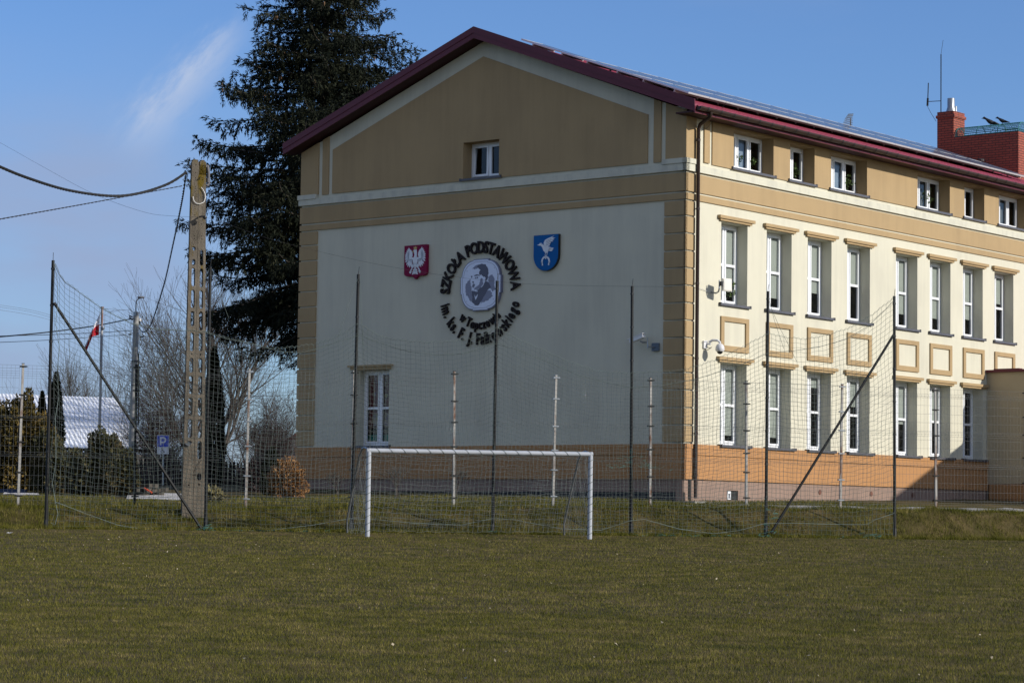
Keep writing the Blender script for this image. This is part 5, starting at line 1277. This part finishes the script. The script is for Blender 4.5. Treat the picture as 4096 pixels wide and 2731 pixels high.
# ================================================================== VEGETATION
def spruce():
    Y = 88.0; tb = at(1268, 1990, Y); x0, y0 = tb[0], tb[1]; g = float(gz(x0, y0)); ztop = 25.2
    root = thing('spruce_tree', (x0, y0, g), 'very tall dark spruce with hanging cones behind the school gable', 'tree')
    b = MB(); hs = np.linspace(g-.3, ztop, 14); b.tube([(x0+.05*math.sin(h), y0, h) for h in hs], [.34*(1-(h-g)/(ztop-g))+.02 for h in hs], 9); 
    r2 = np.random.default_rng(11)
    segP, segQ, segR = [], [], []
    LV = []          # needle tufts: centre, direction
    cones = []
    z = 8.4; az = 0.0
    while z < ztop-.2:
        f = (ztop-z)/(ztop-8.0)
        rad = 4.55*min(1.0, (f*1.55)**.85)*(1.0 if f < .90 else .9)
        nb = int(r2.integers(5, 8)); az += r2.uniform(.3, 1.2)
        for k in range(nb):
            a = az+2*math.pi*k/nb+r2.uniform(-.3, .3); Lb = min(4.9, rad*r2.uniform(.82, 1.14))
            if r2.random() < .15: Lb *= .6
            zz = z+r2.uniform(-.22, .22)
            droop = r2.uniform(.16, .45)*(0.5+.5*f)+(r2.uniform(.2, .45) if z < 10.5 and r2.random() < .5 else 0); tipup = r2.uniform(.05, .20)
            n = max(6, int(Lb/.24)); pts = []
            wob = r2.uniform(-.25, .25)
            for i in range(n+1):
                t = i/n; rr = Lb*t; aa = a+wob*t*t
                pts.append(np.array([x0+rr*math.cos(aa), y0+rr*math.sin(aa), zz+Lb*(.10*t-droop*t*t+(tipup+droop*.25)*t**4)]))
            for i in range(n):
                segP.append(pts[i]); segQ.append(pts[i+1]); segR.append(.05*(1-i/n)*(.4+.6*f)+.008)
            for i in range(max(1, int(n*.14)), n+1):
                t = i/n; p = pts[i]; d = pts[i]-pts[i-1]; d = d/np.linalg.norm(d); sd = np.array([-d[1], d[0], 0]); sd /= np.linalg.norm(sd)+1e-9
                wl = (.30+.75*math.sin(math.pi*min(1, t*.86+.08)))*(.55+.45*f)*r2.uniform(.7, 1.2)
                for s_ in (-1, 1):
                    if r2.random() < .10: continue
                    dr = d*.55+sd*s_*.8+np.array([0, 0, r2.uniform(-.5, .05)]); dr /= np.linalg.norm(dr)
                    m_ = max(2, int(wl/.10)); q = p.copy()
                    for j in range(m_):
                        dr2 = dr+np.array([0, 0, -.35*(j/m_)+.25*(j/m_)**3]); dr2 /= np.linalg.norm(dr2)
                        q = q+dr2*wl/m_; LV.append((q, dr2))
                        if r2.random() < .30:
                            dn = np.array([r2.uniform(-.35, .35), r2.uniform(-.35, .35), -1.0]); dn /= np.linalg.norm(dn); qq = q.copy()
                            for _ in range(int(r2.integers(1, 4))): qq = qq+dn*.11; LV.append((qq, dn))
                LV.append((p+np.array([0, 0, .04]), d))
                if t > .5 and z > 12 and r2.random() < .05+.05*(z > 17): cones.append(p+np.array([r2.uniform(-.15, .15), r2.uniform(-.15, .15), -.12]))
        z += r2.uniform(.27, .50)
    # two long drooping lower limbs seen beside the wall
    v1, f1 = npsegs(segP, segQ, np.array(segR), 4)
    tr = b.build('trunk', bark, root); npmesh('branches', v1, f1, bark, root)
    C = np.array([q for q, d in LV]); D = np.array([d for q, d in LV]); m_ = len(C); per = 6
    C = np.repeat(C, per, 0); D = np.repeat(D, per, 0); n = len(C)
    side = r2.normal(size=(n, 3)); side -= D*np.sum(side*D, 1, keepdims=True); side /= np.linalg.norm(side, axis=1, keepdims=True)
    ax = D*.8+side*r2.uniform(.1, .9, (n, 1)); ax /= np.linalg.norm(ax, axis=1, keepdims=True)
    wv = np.cross(ax, side); wv /= np.linalg.norm(wv, axis=1, keepdims=True)+1e-9
    ln_ = r2.uniform(.10, .19, (n, 1)); wd = r2.uniform(.014, .028, (n, 1))
    c0 = C+r2.normal(size=(n, 3))*.03
    V = np.stack([c0-wv*wd, c0+wv*wd, c0+ax*ln_], 1).reshape(-1, 3)
    npmesh('crown', V, np.arange(len(V)).reshape(-1, 3), spruceleaf, root)
    b = MB()
    for q in cones:
        for _ in range(int(r2.integers(1, 4))):
            p = q+r2.uniform(-.14, .14, 3); b.tube([tuple(p), tuple(p+np.array([0, 0, -.06])), tuple(p+np.array([0, 0, -.15]))], [.018, .03, .010], 5)
    b.build('cones', conem, root)
spruce()
def bare_tree(name, label, px, Y, H, seed, spread=.55, mt=twigm, base=None, levels=5, r0=None, trunk_frac=.22, group=None, dens=1.0, z0=None):
    r2 = random.Random(seed); d0 = at(px, 1990, Y); g = float(gz(d0[0], d0[1])) if z0 is None else z0
    root = thing(name, (d0[0], d0[1], g), label, 'tree', group)
    r0 = r0 or H*.016
    P, Q, Rr = [], [], []; PT, QT, RT = [], [], []
    def grow_(p, d, L_, r_, lev):
        n = 5 if lev < 2 else 4
        for i in range(n):
            d = (d+Vector((r2.uniform(-.13, .13), r2.uniform(-.13, .13), r2.uniform(-.03, .10)))*(1.0 if lev else .4)).normalized()
            q = p+d*L_/n; rr = r_*(1-.45*i/n)
            (PT if lev == 0 else P).append(tuple(p)); (QT if lev == 0 else Q).append(tuple(q)); (RT if lev == 0 else Rr).append(max(rr, .0045))
            p = q
            if lev < levels and (lev > 0 or i >= 2):
                for _ in range(r2.choice((1, 1, 2)) if lev else 2):
                    if r2.random() > dens*.92: continue
                    az = r2.uniform(0, 6.283); el = r2.uniform(.35, 1.0)*spread*1.7
                    o = d.orthogonal().normalized(); c = d.cross(o)
                    nd = (d*math.cos(el)+(o*math.cos(az)+c*math.sin(az))*math.sin(el)+Vector((0, 0, .16))).normalized()
                    grow_(p, nd, L_*r2.uniform(.52, .78) if lev else H*r2.uniform(.28, .45), rr*r2.uniform(.45, .62), lev+1)
        if lev < levels:
            grow_(p, d, L_*.66 if lev else H*.42, r_*.5, lev+1)
    grow_(Vector((d0[0], d0[1], g-.2)), Vector((0, 0, 1)), H*trunk_frac+.2, r0, 0)
    v, f = npsegs(PT, QT, np.array(RT), 8); npmesh('trunk', v, f, bark, root)
    v, f = npsegs(P, Q, np.array(Rr), 3); npmesh('crown', v, f, mt, root)
    return root
bare_tree('bare_tree', 'large leafless tree behind the concrete pole, trunk right of the net pole', 885, 112.0, 8.4, 21, .55, levels=5, r0=.24, trunk_frac=.34, dens=.78)
bare_tree('bare_tree', 'leafless tree with arching branches left of the concrete pole', 770, 104.0, 8.0, 4, .62, levels=5, r0=.20, trunk_frac=.24, dens=.78)
bare_tree('bare_tree', 'broad low leafless tree between concrete pole and school corner', 1000, 120.0, 5.6, 33, .7, levels=4, r0=.13, trunk_frac=.16, dens=.7)
bare_tree('bare_tree', 'small leafless tree rising over the white roof left of the flagpole', 262, 135.0, 6.6, 9, .5, levels=4, r0=.10, trunk_frac=.3)
bare_tree('bare_tree', 'thin leafless tree over the white roof just right of the flagpole', 405, 140.0, 6.2, 14, .5, levels=4, r0=.09, trunk_frac=.3)
bare_tree('bare_tree', 'sparse leafless tree above the roof near the far left fence post', 120, 138.0, 5.6, 17, .6, levels=4, r0=.07, trunk_frac=.3, dens=.8)
bare_tree('bare_tree', 'low tangled leafless thicket tree beside the lamp pole', 640, 98.0, 3.9, 41, .75, levels=5, r0=.07, trunk_frac=.12, mt=twigred)
bare_tree('bare_tree', 'leafless bush tree in front of the red edged house', 1120, 108.0, 4.0, 52, .75, levels=5, r0=.06, trunk_frac=.12, mt=twigred)

def leaf_cloud(rr, centre, rad, n, size, shape='ball', lump=.22, hollow=.55, seed=0):
    u = rr.normal(size=(n, 3)); u /= np.linalg.norm(u, axis=1, keepdims=True)
    lum = 1+lump*(np.sin(u[:, 0]*5+seed)*np.sin(u[:, 1]*4+seed*2)*1.0+np.sin(u[:, 2]*6+seed*.7)*.6+np.sin(u[:, 0]*11+u[:, 2]*9+seed)*.45)
    rad_ = (hollow+(1-hollow)*rr.random(n)**.5)[:, None]
    if shape == 'cone':
        t = rr.random(n)**.75; a = rr.uniform(0, 6.283, n)
        prof = np.interp(t, [0, .05, .25, .55, .8, .93, 1.0], [.70, .9, 1.0, .86, .52, .24, .02])
        l2 = 1+lump*(np.sin(a*4+t*17+seed)*.6+np.sin(a*9+t*41+seed)*.4)
        rq = prof*l2*(hollow+(1-hollow)*rr.random(n)**.5)
        c = np.stack([rq*np.cos(a)*rad[0], rq*np.sin(a)*rad[1], t*rad[2]], -1)+np.array(centre)
        outd = np.stack([np.cos(a), np.sin(a), np.full(n, .9)], -1)
    else:
        c = u*rad_*lum[:, None]*np.array(rad)+np.array(centre); outd = u+np.array([0, 0, .35])
    d = outd+rr.normal(size=(n, 3))*.6; d /= np.linalg.norm(d, axis=1, keepdims=True)
    s_ = np.cross(d, rr.normal(size=(n, 3))); s_ /= np.linalg.norm(s_, axis=1, keepdims=True)+1e-9
    ln_ = size*rr.uniform(.6, 1.5, (n, 1)); w_ = size*rr.uniform(.22, .5, (n, 1))
    return np.stack([c-d*ln_*.4, c+s_*w_, c+d*ln_*.7, c-s_*w_], 1).reshape(-1, 3)
def bush(name, label, cat, px, Y, parts, mt, size, n, seed, group=None, stems=True, ztwk=0.0):
    rr = np.random.default_rng(seed); d0 = at(px, 2000, Y); g = float(gz(d0[0], d0[1]))+ztwk
    root = thing(name, (d0[0], d0[1], g), label, cat, group)
    V = []
    for i, (dx, dy, dz, rx, ry, rz, sh, fr) in enumerate(parts):
        V.append(leaf_cloud(rr, (d0[0]+dx, d0[1]+dy, g+dz), (rx, ry, rz), int(n*fr), size, sh, .22 if sh == 'ball' else .16, .5, seed+i))
    V = np.concatenate(V); npmesh('crown', V, np.arange(len(V)).reshape(-1, 4), mt, root)
    if stems:
        b = MB()
        for i, (dx, dy, dz, rx, ry, rz, sh, fr) in enumerate(parts):
            b.tube([(d0[0]+dx*.5, d0[1]+dy*.5, g-.15), (d0[0]+dx, d0[1]+dy, g+(dz if sh == 'ball' else rz*.6))], [.05, .02], 6)
        b.build('trunk', bark, root)
    return root
# columnar thujas
def H_at(py, px, Y): return at(px, py, Y)[2]
bush('columnar_thuja', 'tall dark columnar thuja right behind the concrete pole', 'conifer', 845, 86.0, [(0, 0, 0, .42, .42, H_at(1440, 845, 86)-2.2, 'cone', 1.0)], thujaleaf, .11, 9000, 3)
bush('columnar_thuja', 'pointed dark thuja in front of the white roof behind the left net pole', 'conifer', 212, 76.0, [(0, 0, 0, .30, .30, H_at(1530, 212, 76)-2.2, 'cone', 1.0)], thujaleaf, .09, 6000, 5)
bush('columnar_thuja', 'small pointed thuja tip rising from the brown hedge', 'conifer', 158, 74.0, [(0, 0, 0, .22, .22, H_at(1600, 158, 74)-2.2, 'cone', 1.0)], thujaleaf, .08, 3500, 6)
hz = H_at(1615, 60, 70)-2.0
bush('thuja_hedge', 'brown green thuja hedge at the far left edge', 'hedge', 20, 70.0, [(-.5, 0, hz*.42, .95, .7, hz*.55, 'ball', .35), (.35, .1, hz*.45, .72, .7, hz*.56, 'ball', .4), (.95, .15, hz*.36, .5, .6, hz*.44, 'ball', .25)], goldleaf, .10, 26000, 8)
bush('evergreen_bush', 'rounded green brown bush below the flagpole', 'bush', 415, 66.0, [(-.05, 0, .72, .66, .6, .84, 'ball', .5), (.42, .05, .55, .5, .5, .62, 'ball', .25), (-.55, 0, .45, .45, .5, .5, 'ball', .15), (.1, -.1, 1.15, .34, .35, .45, 'ball', .1)], boxleaf, .085, 20000, 12)
bush('undergrowth_bush', 'dark low bush filling the gap right of the left net pole', 'bush', 250, 68.0, [(0, 0, .5, .75, .5, .65, 'ball', .6), (-.5, .2, .9, .4, .4, .8, 'ball', .4)], boxleaf, .075, 11000, 15)
bush('beech_bush', 'round clipped bush with dry orange leaves beside the school gable', 'bush', 1148, 65.5, [(.0, 0, .58, .42, .42, .50, 'ball', .55), (.22, -.05, .30, .34, .34, .34, 'ball', .25), (-.18, .0, .35, .30, .30, .38, 'ball', .2)], beechleaf, .05, 9000, 19)
bush('dark_thuja', 'dark green shrub tucked behind the round orange bush', 'bush', 1085, 68.5, [(0, 0, .0, .34, .34, 1.28, 'cone', 1.0)], thujaleaf, .07, 4000, 23)
bush('purple_shrub', 'low purplish shrub left of the round orange bush', 'bush', 1020, 71.0, [(0, 0, .45, .48, .4, .5, 'ball', 1.0)], purpleleaf, .05, 4500, 27)
bush('grass_clump', 'yellow green ornamental grass clump right of the concrete pole foot', 'plant', 845, 62.5, [(0, 0, .12, .28, .25, .22, 'ball', 1.0)], mat('dry_ornamental_grass', (.16, .14, .06), .8), .16, 700, 29, stems=False)
def twig_shrub(label, px, Y, h, seed, wd=.4):
    r2 = random.Random(seed); d0 = at(px, 2000, Y); g = float(gz(d0[0], d0[1])); P, Q, r_ = [], [], []
    def go(p, d, l, lev):
        q = p+d*l; P.append(tuple(p)); Q.append(tuple(q)); r_.append(.010/(lev+1)+.002)
        if lev < 4:
            for _ in range(2 if lev else 5): go(q, (d+Vector((r2.uniform(-.7, .7), r2.uniform(-.7, .7), r2.uniform(-.1, .4)))).normalized(), l*r2.uniform(.6, .85), lev+1)
    for _ in range(4): go(Vector((d0[0]+r2.uniform(-.06, .06), d0[1]+r2.uniform(-.06, .06), g)), Vector((r2.uniform(-wd, wd), r2.uniform(-wd, wd), 1)).normalized(), h*.3, 0)
    v, f = npsegs(P, Q, np.array(r_), 3); o = npmesh('bare_shrub', v, f, twigm, None, (d0[0], d0[1], g)); tag(o, label, 'shrub', 'small leafless shrubs along the gable')
twig_shrub('small leafless shrub at the gable left of the goal', 1352, 68.0, .75, 3, .6)
twig_shrub('leafless shrub at the gable behind the left half of the goal net', 1590, 67.0, .95, 4)
twig_shrub('leafless shrub at the gable behind the middle of the goal', 1815, 66.0, .95, 5, .35)

# ================================================================== BACKGROUND BUILDINGS AND PICKET FENCE
def barn():
    Y = 100.0
    root = thing('barn', (float(at(250, 1900, Y)[0]), Y, 2.4), 'low building with a huge bright white sheet roof at the left edge', 'building')
    q = lambda x, y, Yy: tuple(at(x, y, Yy))
    r0_, r1_ = q(-420, 1560, 109), q(455, 1592, 109); e0, e1 = q(-420, 1775, 99.5), q(612, 1797, 99.5)
    m_ = mat('white_roof_sheet', (.86, .88, .90), .5, .05, 1.2, (1, .6, .6), spec=.4)
    b = MB(); n = 60
    def lerp(a, c, t): return tuple(a[i]+(c[i]-a[i])*t for i in range(3))
    rows = [[(lambda p, k=k: (p[0], p[1], p[2]+.03*(k % 2)))(lerp(lerp(r0_, r1_, k/(n*2)), lerp(e0, e1, k/(n*2)), j/6)) for k in range(n*2+1)] for j in range(7)]
    b.grid(rows); b.build('roof', m_, root)
    b = MB(); b.face((e0, e1, (e1[0], e1[1]+.2, e1[2]-.12), (e0[0], e0[1]+.2, e0[2]-.12))); b.build('eave_board', mat('dark_eave', (.05, .04, .035), .8), root)
    b = MB(); y0 = 100.4; b.box((e0[0], y0, 2.0), (e1[0]-.9, y0+8, e1[2]-.15)); b.build('wall', mat('dim_barn_wall', (.10, .09, .08), .9), root)
barn()
def house():
    Y = 125.0; q = lambda x, y, o=0: tuple(at(x, y, Y+o))
    root = thing('far_house', q(1180, 1960), 'grey house gable with a dark red roof edge behind the orange bush', 'building')
    b = MB(); P = [q(1085, 1800), q(1190, 1728), q(1400, 1600), q(1700, 1800), q(1700, 2000), q(1085, 2000)]; Q2 = [(p[0], p[1]+8, p[2]) for p in P]
    b.face(P); 
    for i in range(len(P)): b.face((P[i], P[(i+1) % 6], Q2[(i+1) % 6], Q2[i]))
    b.build('wall', mat('grey_house_wall', (.26, .25, .27), .9), root)
    b = MB(); a0, a1 = q(1030, 1832, -.4), q(1400, 1588, -.4); b.face((a0, a1, (a1[0], a1[1], a1[2]-.28), (a0[0], a0[1], a0[2]-.28))); b.face((a0, a1, (a1[0], a1[1]+9, a1[2]), (a0[0], a0[1]+9, a0[2]))); b.build('roof', redsheet, root)
house()
def picket():
    Y0_, Y1_ = 84.0, 88.0; p0, p1 = at(560, 1965, Y0_), at(1215, 1965, Y1_)
    root = thing('picket_fence', (float(p0[0]), float(p0[1]), 2.4), 'dark weathered wooden picket fence across the back of the yard', 'fence')
    mt = mat('weathered_black_wood', (.020, .017, .016), .9, .3, 4.0)
    n = 46; g = 2.36
    proto = None; L_ = math.hypot(p1[0]-p0[0], p1[1]-p0[1]); ang = math.atan2(p1[1]-p0[1], p1[0]-p0[0])
    for i in range(n):
        t = i/(n-1); x, y = p0[0]+(p1[0]-p0[0])*t, p0[1]+(p1[1]-p0[1])*t
        if proto is None:
            b = MB(); b.prism([(-.042, 0), (.042, 0), (.042, 1.12), (0, 1.18), (-.042, 1.12)], lambda a, z, o: (p0[0]+a*math.cos(ang)-o*math.sin(ang), p0[1]+a*math.sin(ang)+o*math.cos(ang), 2.4+z), -.05, -.03)
            proto = b.build('picket', mt, root); c = proto
        else:
            c = proto.copy(); COL.objects.link(c); c.parent = root
        c.location = (x-p0[0], y-p0[1], .04*math.sin(i*2.1)-.05)
    for h in (.25, .85):
        b = MB(); b.box((-.1, -.028, 2.4+h), (L_+.1, .012, 2.48+h), lambda x, y, z: (p0[0]+x*math.cos(ang)-y*math.sin(ang), p0[1]+x*math.sin(ang)+y*math.cos(ang), z)); b.build('rail', mt, root)
picket()

def thicket():
    rr = np.random.default_rng(77); n = 5200
    px = rr.uniform(545, 1190, n); Y = rr.uniform(91, 98, n)
    P = np.array([at(a, 1960, c) for a, c in zip(px, Y)]); P[:, 2] = 2.3+rr.random(n)**1.6*1.7*(.65+.35*np.sin(px*.031))
    d = rr.normal(size=(n, 3))*np.array([.6, .6, .5])+np.array([0, 0, .9]); d /= np.linalg.norm(d, axis=1, keepdims=True)
    Q = P+d*rr.uniform(.3, .9, (n, 1))
    v, f = npsegs(P, Q, rr.uniform(.004, .012, n), 3); o = npmesh('undergrowth', v, f, twigred); tag(o, kind='stuff')
thicket()

# ================================================================== SMALL THINGS IN THE YARD AND ON THE PITCH
stonem = mat('grey_slate', (.085, .075, .06), .9, .3, 5.0, bump=.6, bscale=25)
r2 = random.Random(31)
for i in range(20):
    px = 510+r2.random()*150; lvl = i//7; px = 512+ (i % 7)*22+lvl*9+r2.uniform(-5, 5); py = 1985-lvl*17+r2.uniform(-4, 3)
    if lvl == 2 and i % 7 > 4: continue
    P = at(px, py, 66.0+r2.uniform(-.3, .3)); P = (P[0], P[1], float(gz(P[0], P[1]))+.06+lvl*.115)
    w_, d_, h_ = r2.uniform(.08, .19), r2.uniform(.07, .14), r2.uniform(.035, .06); a = r2.uniform(0, 3.1); tl = r2.uniform(-.18, .18)
    b = MB(); poly = [(math.cos(t)*w_*r2.uniform(.75, 1.1), math.sin(t)*d_*r2.uniform(.75, 1.1)) for t in np.linspace(0, 6.28, 8)[:7]]
    b.prism(poly, lambda x, y, o: (P[0]+x*math.cos(a)-y*math.sin(a), P[1]+x*math.sin(a)+y*math.cos(a), P[2]+o+x*tl), -h_, h_)
    o = b.build('slate_stone', stonem, None, P); tag(o, 'flat grey slate stone heaped at the end of the gravel path', 'stone', 'slate stones heaped by the gravel path')
b = MB(); b.tube([at(577, 1951, 65.3), at(608, 1970, 65.2)], .022, 6); o = b.build('orange_stick', mat('orange_paint', (.55, .07, .02), .5)); tag(o, 'bright orange stick leaning on the slate heap', 'stick')
b = MB(); P = at(45, 1968, 67.0); b.box((P[0]-.55, P[1]-.1, P[2]-.10), (P[0]+.40, P[1]+.1, P[2]+.06)); b.box((P[0]-.56, P[1]-.12, P[2]+.06), (P[0]+.41, P[1]+.12, P[2]+.085)); o = b.build('blue_edging', mat('blue_board', (.03, .05, .11), .5)); tag(o, 'low dark blue board on the gravel at the far left', 'board')
P = at(38, 2166, 50.0); gz_ = float(gz(P[0], P[1]))+.03
b = MB(); b.grid([[(P[0]-.06+.03*i, P[1]-.05+.05*j, gz_+.012*((i*j) % 2)+.02*(i == 4)) for i in range(5)] for j in range(3)]); o = b.build('paper_scrap', mat('white_paper', (.8, .8, .8), .8)); tag(o, 'crumpled white paper scrap on the pitch at the far left', 'litter')
# concrete slabs at the school corner
for i, (x, y, lx, ly, h) in enumerate(((-.55, -.75, .55, .5, .16), (.06, -.8, 1.5, .5, .13), (1.6, -.78, .75, .5, .12))):
    Pq = W(x, y, 0); zq = float(gz(Pq[0], Pq[1]))
    b = MB(); b.box((x, y, 2.02), (x+lx, y+ly, 2.10+h*.6), W); o = b.build('concrete_slab', [paving], None, W(x, y, 2.1)); tag(o, ('small dark concrete slab lying at the school corner', 'long pale concrete slab under the downpipe', 'short concrete slab right of the downpipe')[i], 'slab', 'concrete slabs at the school corner')
# houseplants behind the glass
def houseplant(x, z, y, s, seed, label):
    rr = np.random.default_rng(seed); c = W(x, y, z)
    root = thing('houseplant', c, label, 'plant', 'houseplants on the school window sills')
    V = leaf_cloud(rr, (c[0], c[1], c[2]+s*.65), (s*.55, s*.55, s*.5), 260, .07, 'ball', .3, .3, seed)
    npmesh('foliage', V, np.arange(len(V)).reshape(-1, 4), houseleaf, root)
    b = MB(); b.lathe([(.06, 0), (.08, .12)], c, 10); b.build('pot', mat('pale_pot', (.5, .5, .48), .6), root)
houseplant(3.05, 11.45, .52, .42, 1, 'leafy plant in the middle pane of the first attic window')
houseplant(3.75, 11.45, .52, .42, 2, 'leafy plant in the right pane of the first attic window')
houseplant(6.0, 11.45, .52, .42, 3, 'leafy plant in the narrow attic window')
houseplant(8.9, 11.45, .52, .45, 4, 'leafy plant in the third attic window')
houseplant(13.6, 11.45, .52, .55, 5, 'tall plant in a pale pot in the fourth attic window')
houseplant(2.62, 7.70, .52, .5, 6, 'leafy plant at the foot of the tall window beside the flat antenna')
